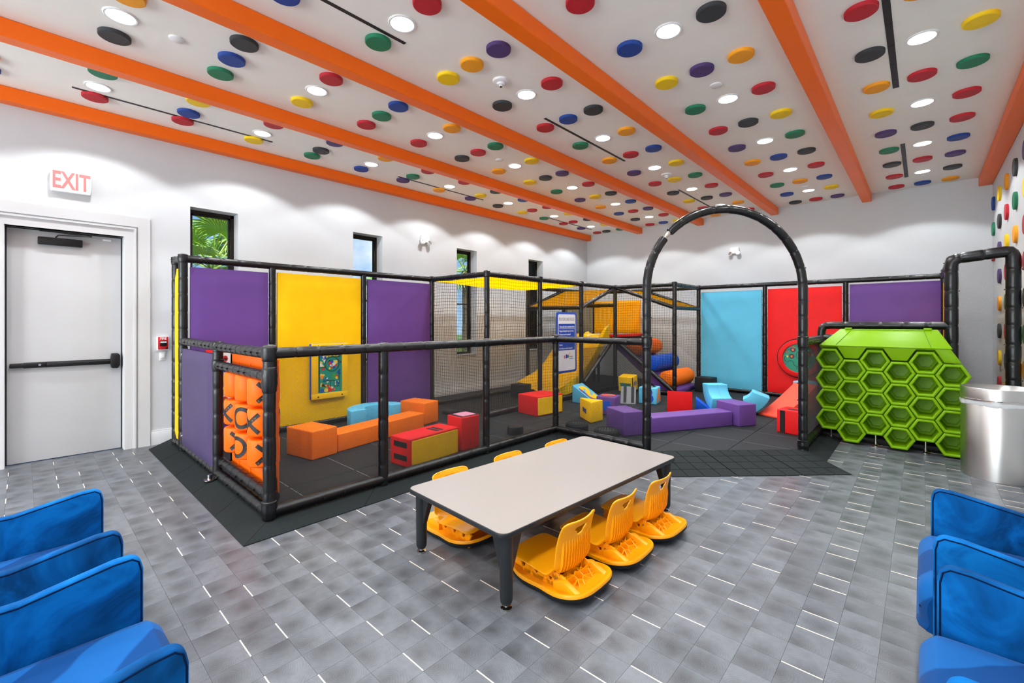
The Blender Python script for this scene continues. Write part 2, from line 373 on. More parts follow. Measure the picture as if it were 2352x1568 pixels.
m = MB(); m.prism([(.69, .955), (.745, .95), (.765, .99), (.765, 1.1), (.745, 1.125), (.69, 1.125), (.68, 1.05), (.68, 1.01)], 'x', dx, dx + .075); obj('latch_case', m, BLACKM, dr, bevel=.008)
obj('key_cylinder', MB().lathe([(0, 0), (.011, 0), (.011, .004), (0, .004)], 14), CHROME, dr).matrix_local = Matrix.Translation((dx + .05, .12, 1.032)) @ Matrix.Rotation(pi / 2, 4, 'Y')
obj('door_closer', MB().box((dx, .105, 2.315), (dx + .055, .45, 2.395)), BLACKM, dr, bevel=.008)
m = MB(); m.tube([(dx + .05, .24, 2.40), (dx + .09, .26, 2.42), (dx + .12, .52, 2.435)], .008, 6); m.tube([(dx + .12, .52, 2.435), (dx + .06, .16, 2.462), (dx + .03, .14, 2.466)], .009, 6)
m.box((dx, .12, 2.455), (dx + .03, .2, 2.475)); obj('closer_arm', m, BLACKM, dr)
obj('contact_sensor', MB().box((dx, .62, 2.415), (dx + .012, .69, 2.437)), WHITEP, dr, bevel=.003)

# floor tiles: nearest 300 in view as pieces, the rest one joined part
def in_mat(x, y):
    return (x < -3.6 and y > 1.3) or (x < -2.3 and y > 4.8) or (x < -1.1 and y > 6.1) or y > 7.3
tiles = []
for i in range(-42, 8):
    for j in range(-24, 64):
        x, y = X0F + (i + .5) * PXF, Y0F + (j + .5) * PYF
        if x < XL - .1 or x > XR or y < YF or y > YB or in_mat(x, y): continue
        d = -SN * x + CS * y; la = CS * x + SN * y
        vis = d > .3 and abs(la / d) < 1.16 and EYE * FPX / d < 1568 - HY + 60
        hid = (x < -1.38 and y < .3) or (x > .0 and y < 3.1)
        tiles.append((0 if vis and not hid else 1, d, i, j))
tiles.sort()
tg = .0005
tm = MB().box((-PXF / 2 + tg, -PYF / 2 + tg, 0), (PXF / 2 - tg, PYF / 2 - tg, .005)); tm.f.pop(0); tm.m.pop(0)
proto = obj('tile', tm, TILE, FLOOR, smooth=0); tme = proto.data; bpy.data.objects.remove(proto)
rest = MB()
for n, (v, d, i, j) in enumerate(tiles):
    x, y = X0F + (i + .5) * PXF, Y0F + (j + .5) * PYF
    if n < 300 and v == 0:
        o = bpy.data.objects.new('tile', tme); COL.objects.link(o); o.parent = FLOOR; o.location = (x, y, 0)
    else:
        rest.add([(x + p[0], y + p[1], p[2]) for p in tm.v], tm.f)
ro = obj('tile_field', rest, TILE, FLOOR, smooth=0); ro['kind'] = 'stuff'
m = MB(); rr = random.Random(3)
for i in range(-42, 8):
    for j in range(-24, 64):
        x, y = X0F + i * PXF, Y0F + j * PYF
        if in_mat(x, y) or x > XR - .1 or x < XL: continue
        if (j % 3 == 0 and (i % 2 == 1)) or (j % 3 == 1 and i % 3 == 2):
            if rr.random() < .86: m.box((x + .004, y - .0026, 0), (x + PXF - .004, y + .0026, .0062))
io = obj('inlay_strip', m, INLAY, FLOOR, smooth=0); io['kind'] = 'stuff'

# outside: ground, palms, shrubs
struct('ground_exterior', MB().box((-40, -30, -.5), (XL - .26, 40, -.12)), mat('lawn', (104, 128, 62), .9, var=.3, vscale=2), smooth=0)
FROND = [mat('palm_leaf', (150, 190, 70), .5, var=.2, vscale=3), mat('palm_leaf_pale', (205, 226, 120), .5, var=.2, vscale=3)]
BARK = mat('palm_bark', (110, 92, 70), .9, var=.3)
def palm(loc, hgt, n, r, label, seed):
    rd = random.Random(seed); t = thing('fan_palm', label, 'palm', loc)
    obj('trunk', MB().tube([(0, 0, -.1), (.03, .02, hgt * .5), (0, 0, hgt)], [.13, .11, .1], 10), BARK, t)
    for k in range(n):
        az = 2 * pi * k / n * 2.4 + rd.random(); el = radians(rd.uniform(-25, 70)); L = r * rd.uniform(.5, .75)
        dirv = Vector((cos(az) * cos(el), sin(az) * cos(el), sin(el))); base = Vector((0, 0, hgt)); tip = base + dirv * L
        m = MB(); m.tube([base, base + dirv * L * .5 + Vector((0, 0, .03)), tip], [.014, .011, .008], 5)
        side = dirv.cross(Vector((0, 0, 1))); side = side.normalized() if side.length > .1 else Vector((1, 0, 0)); upv = side.cross(dirv).normalized()
        for q in range(26):
            a = radians(-125 + 250 * q / 25); ld = (dirv * cos(a) + side * sin(a)).normalized(); ll = r * .55 * (.75 + .25 * cos(a)) * rd.uniform(.9, 1.08)
            sd = ld.cross(upv).normalized() * .016; droop = Vector((0, 0, -.09 * rd.uniform(.4, 1.5)))
            p1 = tip + ld * ll * .5 + upv * .02; p2 = tip + ld * ll + droop
            m.add([tip - sd * .3, tip + sd * .3, p1 + sd, p1 - sd, p2, p1 + upv * .008], [(0, 1, 2, 5), (0, 5, 3), (5, 2, 4), (3, 5, 4)])
        obj('frond', m, FROND[k % 2], t, smooth=0)
palm((-8.7, 2.12, 0), 2.35, 34, 1.0, 'fan palm with bright green fronds outside the window nearest the door', 4)
palm((-9.6, 8.5, 0), 2.9, 24, 1.1, 'tall fan palm seen through the third window from the door', 9)
palm((-11.5, 6.75, 0), 2.1, 14, .8, 'smaller fan palm whose tips show low in the second window from the door', 12)
def shrub(loc, s, label, seed):
    rd = random.Random(seed); m = MB()
    for k in range(420):
        a, b = rd.uniform(0, 2 * pi), rd.uniform(-.2, 1); rr_ = s * (rd.random() ** .4)
        c = Vector((cos(a) * math.sqrt(max(0, 1 - b * b)) * rr_, sin(a) * math.sqrt(max(0, 1 - b * b)) * rr_, s * .8 + b * rr_)); d = Vector((rd.uniform(-1, 1), rd.uniform(-1, 1), rd.uniform(-.3, 1))).normalized() * .09
        e = d.cross(Vector((.3, .5, .2))).normalized() * .03
        m.add([c, c + d * .5 + e, c + d, c + d * .5 - e], [(0, 1, 2, 3)])
    o = obj('shrub', m, FROND[seed % 2], None, smooth=0); o.location = loc; tag(o, label, 'shrub')
shrub((-8.4, 7.75, -.3), .8, 'leafy green shrub low outside the third window from the door', 5)
shrub((-9.1, 11.6, -.5), .8, 'leafy shrub outside the window farthest from the door', 6)

# ------------------------------------------------------------------ ceiling: downlights, felt discs, diffusers, sensors
BAYX = [-6.055, -4.525, -3.012, -1.51, -.008]
BAYN = ['first ceiling bay by the windowed wall', 'second ceiling bay from the windowed wall', 'third ceiling bay from the windowed wall', 'fourth ceiling bay from the windowed wall', 'ceiling bay beside the wall with discs']
ORD = ['nearest', 'second', 'third', 'fourth', 'fifth', 'sixth', 'seventh', 'eighth', 'ninth', 'tenth', 'eleventh', 'twelfth']
def ordn(k): return 'nearest' if k == 0 else ORD[k] + ' nearest'
RY0, RP = .505, .7475
dm = MB().lathe([(.0, -.006), (.088, -.006), (.1, -.009), (.108, -.004), (.108, 0)], 28)
ring = MB().lathe([(.086, -.004), (.09, -.009), (.1, -.01), (.108, -.004), (.108, 0)], 28)
lensm = MB().lathe([(0, -.005), (.087, -.005), (.087, 0)], 28)
first = None
VISL = {0: range(0, 7), 1: range(0, 7), 2: range(1, 7), 3: range(2, 7), 4: range(3, 7)}
for b in range(5):
    for k in range(-5, 7):
        x, y = BAYX[b], RY0 + k * 2 * RP + (.01 if k else 0)
        if k in VISL[b]:
            lab = '%s round downlight to the camera in the %s' % (ordn(k - VISL[b][0]), BAYN[b])
        else: lab = '%s recessed downlight behind the camera, in the %s' % (['first', 'second', 'third', 'fourth', 'fifth', 'sixth', 'seventh', 'eighth', 'ninth'][VISL[b][0] - 1 - k], BAYN[b])
        if first is None:
            first = t = thing('downlight', lab, 'ceiling light', (x, y, H), 0, 'recessed downlights')
            obj('trim_ring', ring, WHITEP, t); obj('lens', lensm, LENS, t)
        else: t = dup(first, (x, y, H), label=lab)
        s = lamp('SPOT', 'downlight_beam', (x, y, H - .03), DOWN_W * 4, (.95, .985, 1.0), spot_size=radians(124), spot_blend=.16, shadow_soft_size=.08)
CN = dict(r='red', b='blue', g='green', y='yellow', o='orange', p='purple', k='black')
DD = ['g0R r0L b1C r1L y1R r2R y2L o-1C b-1L p3R k3C g3L o4R b4L r5R g5C p5L o6L r6R y7C p7L k7R k8L b8R y9L r9C r9R g10L y10R r11L r11C k11R p12L y12R r13L k13C g13R',
      'o0R k0L k1R b1C g1L r2R y2L b3R g3C r3L o4R r4L g5R r5C k5L y6R o6L y7L k7C p7R g8L r8R p9L y9C k9R o10L b10R b11L r11C p11R k12L r12R r13L b13C y13R',
      'b1L r2R g2L p3R o3C y3L r4R k4L r5L k5R b5C o6R g6L r7C b7R o7L y8R p8L y9C g9R r9L r10R k10L p11R k11C y11L r12L o12R r13R o13L',
      'r3L k4R b4L o5R p5C y5L r6R g6L y7R k7C r7L g8R p8L k9R b9C o9L r10R r10L o11C b11R g11L y12R b12L r13C p13R k13L',
      'r5L o5C y6R k6L g7R r7C o7L r8R y8L r9R k9C p9L b10R g10L p11R r11C k11L k12R r12L b13C o13R r13L']
discm = MB().lathe([(0, -.03), (.098, -.03), (.105, -.025), (.106, 0), (0, 0)], 36)
dproto = {c: obj('felt_disc', discm, DISC[c], None, smooth=35) for c in DISC}
used = set()
def disc(c, loc, rot, lab, grp):
    o = dproto[c] if c not in used else dproto[c].copy()
    if c in used: COL.objects.link(o)
    used.add(c); o.location = loc; o.rotation_euler = rot; tag(o, lab, 'wall disc' if 'wall disc' in lab else 'ceiling disc', grp); return o
import re
for b, s in enumerate(DD):
    cnt = {}
    for c, k, sd in re.findall(r'([a-z])(-?\d+)([LCR])', s):
        k = int(k)
        x = BAYX[b] + {'L': -.335, 'C': 0, 'R': .335}[sd] * (1 if b else 1.0); y = RY0 + k * RP
        if b == 0 and sd == 'L': x = -6.333
        if b == 0 and sd == 'R': x = -5.655
        kk = cnt.get(c, 0); cnt[c] = kk + 1
        disc(c, (x, y, H), (0, 0, 0), '%s %s disc to the camera in the %s' % (ordn(kk), CN[c], BAYN[b]), 'felt discs on the ceiling')
wd = {9: 'p0 y1 r2 r3 k4 g5 o6', 10: 'k0 g1 o2 b3 r4 p5 k6 g7', 11: 'o0 r1 y2 r3 g4 r5 b6 y7', 12: 'y0 k1 p2 p3 o4 k5 y6 r7', 13: 'b0 g1 r2'}
wd[13] = 'b0 g1 r2'; wd[12] = 'y0 k1 p2 p3 o4 k5 y6 r7'
WZ = [3.325, 2.927, 2.53, 2.14, 1.748, 1.355, .968, .60]
cnames = {9: 'nearest visible column', 10: 'second column', 11: 'third column', 12: 'fourth column', 13: 'farthest column'}
ordz = ['topmost', 'second', 'third', 'fourth', 'fifth', 'sixth', 'seventh', 'eighth']
for k, s in wd.items():
    for c, r in re.findall(r'([a-z])(\d)', s):
        r = int(r); disc(c, (XR, RY0 + k * RP, WZ[r]), (0, pi / 2, 0), '%s wall disc, %s from the top in the %s of the disc wall' % (CN[c], ordz[r], cnames[k]), 'felt discs on the wall')
for c in DISC:
    if c not in used: bpy.data.objects.remove(dproto[c])
# linear diffusers
for b, x, spans in ((1, -6.255, ((.33, 2.2), (4.1, 6.0), (7.93, 9.84))), (3, -3.21, ((.3, 2.17), (4.06, 5.94), (7.885, 9.7))), (5, -.2, ((4.06, 5.9), (7.83, 9.69)))):
    wdt = .016 if b < 5 else .024
    for n, (y0, y1) in enumerate(spans):
        lab = '%s thin black slot diffuser in the %s' % (['nearest', 'middle', 'farthest'][n] if b < 5 else ['nearer', 'farther'][n], BAYN[b - 1])
        t = thing('slot_diffuser', lab, 'air vent', (x, (y0 + y1) / 2, H), 0, 'slot diffusers in the ceiling')
        obj('slot', MB().box((-wdt, (y0 - y1) / 2, -.004), (wdt, (y1 - y0) / 2, 0)), SLOT, t, smooth=0)
        m = MB()
        for q in range(5):
            yy = (y0 - y1) / 2 + (y1 - y0) * (q + .5) / 5; m.box((-wdt * .9, yy - .012, -.0052), (wdt * .9, yy + .012, -.0035))
        obj('pattern_bar', m, BLACKM, t, smooth=0)
def ceil_dev(px, py, kind, lab):
    p = atz(px, py, H)
    t = thing('ceiling_sensor' if kind == 'flat' else ('smoke_detector' if kind == 'smoke' else 'ceiling_speaker'), lab, {'flat': 'sensor', 'smoke': 'smoke detector', 'spk': 'speaker'}[kind], (p.x, p.y, H))
    if kind == 'flat':
        obj('cover', MB().lathe([(0, -.012), (.05, -.012), (.054, -.009), (.056, 0)], 28), WHITEP, t)
    elif kind == 'smoke':
        obj('base', MB().lathe([(.04, -.03), (.075, -.018), (.082, 0)], 24), WHITEP, t)
        obj('sensor_chamber', MB().lathe([(0, -.062), (.018, -.06), (.02, -.046), (.034, -.044), (.042, -.03), (.042, -.02)], 20), WHITEP, t)
        obj('indicator', MB().lathe([(0, -.066), (.012, -.064), (.013, -.058)], 12), BLACKM, t)
    else:
        obj('grille', MB().lathe([(0, -.008), (.115, -.008), (.13, -.01), (.14, 0)], 30), WHITEP, t)
ceil_dev(406, 89, 'flat', 'flat white sensor disc on the ceiling beside the nearest dark grey disc')
ceil_dev(1147, 367, 'flat', 'small white sensor disc in the second bay beside a pink red disc')
ceil_dev(1644.4, 195, 'flat', 'white sensor disc in the fourth bay beside a purple disc')
ceil_dev(1849.4, 428, 'flat', 'far white sensor disc in the fourth bay near the back wall')
ceil_dev(1479, 492, 'flat', 'far white sensor disc in the second bay near the back wall')
ceil_dev(1150.5, 185, 'smoke', 'white conical smoke detector in the third bay, the nearer one')
ceil_dev(1530.7, 400, 'smoke', 'white conical smoke detector in the third bay, the farther one')
ceil_dev(1395.7, 461, 'spk', 'round white ceiling speaker flush in the second bay')

# ------------------------------------------------------------------ fixtures on the walls
t = thing('exit_sign', 'white EXIT sign with red letters above the door', 'exit sign', (XL, .353, 2.993))
m = MB(); m.prism([(-.155, -.115), (.155, -.115), (.16, -.05), (.16, .07), (.152, .115), (-.152, .115), (-.16, .07), (-.16, -.05)], 'x', 0, .06); obj('housing', m, WHITEP, t, bevel=.012)
lettering('EXIT', .25, EXITR, frame_xyz((.0605, .0, .0), (0, 1, 0), (0, 0, 1)), t, extrude=.002, bold=.006, sx=.58)
t = thing('fire_alarm_pull', 'red and white fire alarm pull station beside the door', 'fire alarm', (XL, 1.148, 1.225))
obj('back_box', MB().box((0, -.058, -.085), (.045, .058, .082)), WHITEP, t, bevel=.004)
obj('front_plate', MB().box((.045, -.05, -.072), (.053, .05, .08)), REDP, t, bevel=.003)
obj('handle', MB().box((.053, -.034, -.03), (.066, .034, .034)), BLACKM, t, bevel=.004)
obj('handle_label', MB().box((.066, -.03, .008), (.0665, .03, .024)), WHITEP, t, smooth=0)
obj('key_lock', MB().box((.053, .022, -.064), (.06, .044, -.046)), BLACKM, t, bevel=.002)
lettering('FIRE', .038, WHITEP, frame_xyz((.0535, 0, .058), (0, 1, 0), (0, 0, 1)), t, extrude=.0008, bold=.001, sx=.95)
t = thing('button_plate', 'small white push button plate below the fire alarm', 'switch', (XL, 1.148, 1.072))
obj('plate', MB().box((0, -.032, -.055), (.008, .032, .055)), WHITEP, t, bevel=.002); obj('button', MB().box((.008, -.018, -.025), (.03, .018, .035)), WHITEP, t, bevel=.004)
def emergency(loc, rz, lab):
    t = thing('emergency_light', lab, 'emergency light', loc, rz, 'twin head emergency lights')
    m = MB(); m.prism([(-.075, -.05), (.075, -.05), (.095, .0), (.085, .085), (-.085, .085), (-.095, .0)], 'y', 0, -.06); obj('housing', m, WHITEP, t, bevel=.012)
    for s in (-1, 1):
        m = MB().lathe([(0, -.03), (.03, -.03), (.046, .02), (.042, .024), (0, .018)], 18); h = obj('lamp_head', m, WHITEP, t); h.location = (s * .075, -.065, -.05); h.rotation_euler = (radians(65), radians(s * 25), 0)
        l = obj('reflector', MB().lathe([(0, .02), (.038, .025), (.038, .026), (0, .021)], 16), STEEL, h)
emergency((XL, 5.03, 2.99), radians(90), 'white twin head emergency light high on the windowed wall')
emergency((-3.03, YB, 3.01), 0, 'white twin head emergency light high on the back wall')

# ------------------------------------------------------------------ rubber play floor
ZB = .05
def clip(poly, x0, x1, y0, y1):
    def cut(ps, ins, inter):
        out = []
        for i in range(len(ps)):
            a, b = ps[i - 1], ps[i]
            if ins(b):
                if not ins(a): out.append(inter(a, b))
                out.append(b)
            elif ins(a): out.append(inter(a, b))
        return out
    def ix(v): return lambda a, b: (v, a[1] + (b[1] - a[1]) * (v - a[0]) / (b[0] - a[0]))
    def iy(v): return lambda a, b: (a[0] + (b[0] - a[0]) * (v - a[1]) / (b[1] - a[1]), v)
    for ins, it in ((lambda p: p[0] >= x0, ix(x0)), (lambda p: p[0] <= x1, ix(x1)), (lambda p: p[1] >= y0, iy(y0)), (lambda p: p[1] <= y1, iy(y1))):
        poly = cut(poly, ins, it)
        if len(poly) < 3: return []
    return poly
PX = [-6.15, -4.81, -3.53, -2.267, -1.0, .237]; PY = [1.22, 2.16, 3.43, 4.69, 5.95, 7.2, 8.48, 9.74]
mats_ = thing('rubber_play_floor', 'black rubber tile floor with sloped edges under the play area', 'rubber flooring', (-3.5, 5, 0))
AREA = [(-6.81, 1.22), (-3.53, 1.22), (-3.53, 4.69), (-2.267, 4.69), (-1.0, 5.95), (-1.0, 7.2), (.8, 7.2), (.8, 10.49), (-6.81, 10.49)]
g = .003
for i in range(-9, 5):
    for j in range(-8, 10):
        x0 = -1.615 + i * .613; y0 = 5.234 + j * .611
        p = clip(AREA, x0 + g, x0 + .613 - g, y0 + g, y0 + .611 - g)
        if len(p) >= 3:
            a = abs(sum(p[k - 1][0] * p[k][1] - p[k][0] * p[k - 1][1] for k in range(len(p)))) / 2
            if a > .004: obj('tile', MB().prism(p, 'z', .004, ZB), RUB, mats_, world=True, smooth=0)
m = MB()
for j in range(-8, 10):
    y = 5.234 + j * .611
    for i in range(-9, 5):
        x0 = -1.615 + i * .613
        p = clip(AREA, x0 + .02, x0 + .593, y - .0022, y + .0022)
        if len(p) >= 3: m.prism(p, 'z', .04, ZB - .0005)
sd = obj('seam_chalk', m, mat('worn_seam', (150, 152, 154), .8), mats_, world=True, smooth=0); sd['kind'] = 'stuff'  # pale strips paint in the highlight along the worn tile edges
obj('underlay', MB().prism([(x, y) for x, y in AREA], 'z', .0, .03), SLOT, mats_, world=True, smooth=0)
def ramp_run(a, b, oa, ob, n, name='ramp_edge', za=ZB, zb=.012, gap=.002):
    a, b, oa, ob = map(Vector, (a, b, oa, ob))
    for k in range(n):
        t0, t1 = k / n, (k + 1) / n; L = (b - a).length; e = gap / max(L, .01)
        t0 += e; t1 -= e
        q = [a.lerp(b, t0), a.lerp(b, t1), oa.lerp(ob, t1), oa.lerp(ob, t0)]
        vs = [(q[0].x, q[0].y, za), (q[1].x, q[1].y, za), (q[2].x, q[2].y, zb), (q[3].x, q[3].y, zb)] + [(p.x, p.y, .0) for p in q]
        obj(name, MB().add(vs, [(0, 1, 2, 3)[::-1], (4, 5, 6, 7), (0, 1, 5, 4), (1, 2, 6, 5), (2, 3, 7, 6), (3, 0, 4, 7)]), RUBR, mats_, world=True, smooth=0)
ramp_run((-6.8, 1.22), (-3.53, 1.22), (-6.62, .985), (-3.31, .985), 5)
ramp_run((-3.53, 1.22), (-3.53, 4.69), (-3.31, .985), (-3.31, 4.45), 4)
ramp_run((-3.53, 4.69), (-2.267, 4.69), (-3.31, 4.45), (-2.02, 4.45), 2)
ramp_run((-1.0, 5.95), (-1.0, 7.2), (-.755, 5.7), (-.755, 6.97), 2)
ramp_run((-1.0, 7.2), (.80, 7.2), (-.755, 6.97), (.80, 6.97), 3)
gi, hi, go, ho = Vector((-2.267, 4.69)), Vector((-1.0, 5.95)), Vector((-1.767, 4.185)), Vector((-.505, 5.43))
for r in range(4):
    for c in range(11):
        def P(u, w): return (gi.lerp(hi, u)).lerp(go.lerp(ho, u), w)
        u0, u1, w0, w1 = c / 11 + .002, (c + 1) / 11 - .002, r / 4 + .006, (r + 1) / 4 - .006
        if (c % 4) == 3: u1 -= .004
        q = [P(u0, w0), P(u1, w0), P(u1, w1), P(u0, w1)]
        zz = [ZB - .038 * w for w in (w0, w0, w1, w1)]
        vs = [(p.x, p.y, z) for p, z in zip(q, zz)] + [(p.x, p.y, 0) for p in q]
        obj('ramp_square', MB().add(vs, [(0, 1, 2, 3)[::-1], (4, 5, 6, 7), (0, 1, 5, 4), (1, 2, 6, 5), (2, 3, 7, 6), (3, 0, 4, 7)]), RUBR, mats_, world=True, smooth=0)

# ------------------------------------------------------------------ padded pipe enclosure
FR = thing('play_enclosure', 'black padded pipe play enclosure with nets, arch and coloured panels', 'play structure', (-3.5, 5, 0))
prd = random.Random(11)
def pipe(a, b, r=.05, name='rail', ties=True, seg=12, step=.2, path=None):
    pts = [Vector(p) for p in path] if path else [Vector(a), Vector(b)]
    # resample by arc length
    seglen = [(pts[i + 1] - pts[i]).length for i in range(len(pts) - 1)]; L = sum(seglen)
    def at_(s):
        for i, l in enumerate(seglen):
            if s <= l or i == len(seglen) - 1: return pts[i].lerp(pts[i + 1], min(1, s / l))
            s -= l
    n = max(1, round(L / step)); P = []; R = []; tie = []
    for k in range(n + 1):
        s = L * k / n
        if 0 < k < n:
            jig = prd.uniform(-.2, .2) * L / n * .4; s += jig; tie.append(s)
    marks = [0.0] + tie + [L]
    for i in range(len(marks) - 1):
        s0, s1 = marks[i], marks[i + 1]
        for f in ((0, 1) if not P else ()): pass
        if i == 0: P.append(at_(0)); R.append(r * .98)
        fs = (.08, .3, .55, .8, .93, 1.0)
        for f in fs:
            s = s0 + (s1 - s0) * f
            P.append(at_(s)); R.append(r * (.90 if f == 1.0 and i < len(marks) - 2 else prd.uniform(.985, 1.02)))
    o = obj(name, MB().tube(P, R, seg), PAD, FR, world=True, smooth=60)
    if ties and tie:
        m = MB()
        for s in tie:
            c = at_(s); d = (at_(min(L, s + .01)) - at_(max(0, s - .01))).normalized()
            m.tube([c - d * .003, c + d * .003], r * .94, seg)
            s1 = d.cross(Vector((0, 0, 1))) if abs(d.z) < .9 else Vector((1, 0, 0)); s1.normalize()
            nub = c + s1 * (r + .004) * prd.choice((-1, 1)); m.box(nub - Vector((.006, .006, .006)), nub + Vector((.006, .006, .006)))
        t = obj('zip_tie', m, TIE, o, world=True, smooth=0); t['kind'] = 'stuff'
    return o
def wrap(p, r=.062, h=.13, axis=(0, 0, 1), name='joint_wrap'):
    p = Vector(p); a = Vector(axis).normalized()
    pr = [(-.5, .8), (-.42, .98), (-.3, .93), (-.15, 1.04), (.0, 1.0), (.15, 1.06), (.3, .97), (.42, 1.0), (.5, .72), (.55, .3)]
    obj(name, MB().tube([p + a * (h * t) for t, _ in pr], [r * k * prd.uniform(.97, 1.03) for _, k in pr], 12), PAD, FR, world=True, smooth=60)
X0, X1, X2, X3, X4, X5 = PX; Y0, Y1, Y2, Y3, Y4, Y5, Y6, Y7 = PY
XWALL = -6.48; ZT = 2.2; ZR = 1.26
def post(x, y, z1, r=.05, z0=ZB): return pipe((x, y, z0), (x, y, z1), r, 'post')
# low front fence
for x, y in ((X2, Y0), (X2, Y1), (X2, Y2), (X2, Y3)): post(x, y, ZR - .03, .044 if y < 3 else .039)
post(X1, Y0, ZR, .044)
FX0 = X2
for a, b in ((Y0, Y1), (Y1, Y2), (Y2, Y3)):
    pipe((X2, a, ZR), (X2, b, ZR), .041); pipe((X2, a, ZB + .05), (X2, b, ZB + .05), .043)
pipe((X2, Y3, ZR), (X3, Y3, ZR), .038); pipe((X2, Y3, ZB + .05), (X3, Y3, ZB + .05), .042)
pipe((X0, Y0, ZR + .01), (X1, Y0, ZR), .043, step=.13); pipe((X1, Y0, ZR), (X2, Y0, ZR), .043, step=.13)
pipe((X1, Y0, 1.09), (X2, Y0, 1.09), .041, step=.14)
pipe((X0, Y0, ZB + .045), (X1, Y0, ZB + .045), .042, step=.14); pipe((X1, Y0, ZB + .045), (X2, Y0, ZB + .045), .042, step=.14)
pipe((X1, Y0 + .03, .195), (X2, Y0 + .03, .195), .045, step=.15)
pipe((XWALL, Y0, ZB + .045), (X0, Y0, ZB + .045), .042, step=.14)
for x, y in ((X2, Y0), (X2, Y3)): wrap((x, y, ZR), .053 if y < 3 else .046, .12)
wrap((X2, Y0, 1.07), .053, .2); wrap((X2, Y0, .12), .053, .14); wrap((X1, Y0, 1.09), .052, .12); wrap((X1, Y0, ZR), .049, .1); wrap((X2, Y1, ZR), .047, .1, (0, 1, 0)); wrap((X2, Y2, ZR), .047, .1, (0, 1, 0))
obj('floor_flange', MB().lathe([(.05, 0), (.05, .008), (.02, .012), (.02, .05), (0, .05)], 14, (X1 + .02, Y0 - .07, ZB)), CHROME, FR, world=True)
# tall posts
for x, y in ((XWALL, Y0), (X0, Y0), (X0, Y1), (X0, Y2), (X0, Y3), (X0, Y5), (X0, Y6), (X0, Y7), (X1, Y3), (X1, Y4), (X1, Y5), (X1, Y6), (X2, Y6), (X2, Y7), (X3, Y7), (X4, Y7), (X5, Y7)):
    post(x, y, ZT - .02, .045 if y < 2 else .041)
for a, b in (((XWALL, Y0), (X0, Y0)), ((X0, Y0), (X0, Y1)), ((X0, Y1), (X0, Y2)), ((X0, Y2), (X0, Y3)), ((X0, Y3), (X1, Y3)), ((X1, Y3), (X1, Y4)), ((X1, Y4), (X1, Y5)), ((X1, Y5), (X1, Y6)),
             ((X1, Y6), (X2, Y6)), ((X2, Y6), (X2, Y7)), ((X2, Y7), (X3, Y7)), ((X3, Y7), (X4, Y7)), ((X4, Y7), (X5, Y7)), ((X0, Y3), (X0, Y5)), ((X0, Y5), (X0, Y7)), ((X0, Y7), (X2, Y7)), ((X0, Y5), (X1, Y5))):
    pipe((a[0], a[1], ZT), (b[0], b[1], ZT), .042)
for x, y in ((XWALL, Y0), (X0, Y0), (X0, Y3), (X1, Y3), (X1, Y6), (X2, Y6), (X2, Y7), (X1, Y4), (X1, Y5)): wrap((x, y, ZT), .052, .1)
for a, b in (((X0, Y0), (X0, Y1)), ((X0, Y1), (X0, Y2)), ((X0, Y2), (X0, Y3)), ((X0, Y3), (X0, Y5)), ((X1, Y3), (X1, Y4)), ((X1, Y4), (X1, Y5)), ((X1, Y5), (X1, Y6)), ((X1, Y6), (X2, Y6)), ((X2, Y7), (X3, Y7)), ((X3, Y7), (X4, Y7)), ((X4, Y7), (X5, Y7))):
    pipe((a[0], a[1], ZB + .045), (b[0], b[1], ZB + .045), .042)
# gabled roof pipes over the platform and the sloped braces
pipe((X0, Y5, 1.76), (X1, Y5, 1.75), .038); pipe((X1, Y5, 1.75), (X1, Y6, ZT), .038); pipe((X0, Y5, 1.76), (X0, Y6, ZT), .038)
pipe((X2, Y6, 1.75), (X2, Y7, 1.75), .038); pipe((X2, Y6, 1.75), (X1, Y6, ZT), .038); pipe((X2, Y7, 1.75), (X1, Y7, ZT), .038)
pipe((X1, Y6, 1.83), (X1 - .7, Y6, 1.83), .042)
pipe((X1, Y5 + .1, .32), (X1, Y6 - .04, 1.13), .04, 'brace', ties=False); pipe((X1 + .05, Y6, 1.06), (X2, Y6, .12), .045, 'brace', ties=False)
pipe((X1 - .25, Y6 - .1, 1.08), (X1, Y6 - .1, 1.08), .04, ties=False)
for q in (0, .12): pipe((-5.78 + q, 9.2, ZB), (-5.78 + q, 9.2, 1.08), .035, 'platform_leg', ties=False)
# arch
g0, h0 = Vector((X3, Y3, 0)), Vector((X4, Y4, 0)); mid = (g0 + h0) / 2; hw = (h0 - g0) / 2
ZS = 1.86
arc = [mid - hw * cos(a) + Vector((0, 0, ZS + .89 * sin(a))) for a in [pi * k / 28 for k in range(29)]]
brk = 7
pipe(None, None, .047, 'arch_tube', path=[g0 + Vector((0, 0, ZB))] + [g0 + Vector((0, 0, z)) for z in (.8, 1.4)] + arc[:brk], step=.19)
pipe(None, None, .047, 'arch_tube', path=arc[brk:] + [h0 + Vector((0, 0, z)) for z in (1.4, .8, ZB)], step=.19)
obj('bare_tube', MB().tube(arc[brk - 2:brk + 2], .021, 12), CHROME, FR, world=True)
wrap(g0 + Vector((0, 0, ZR)), .056, .14); wrap(h0 + Vector((0, 0, ZR)), .055, .14); wrap(h0 + Vector((0, 0, .1)), .056, .12)
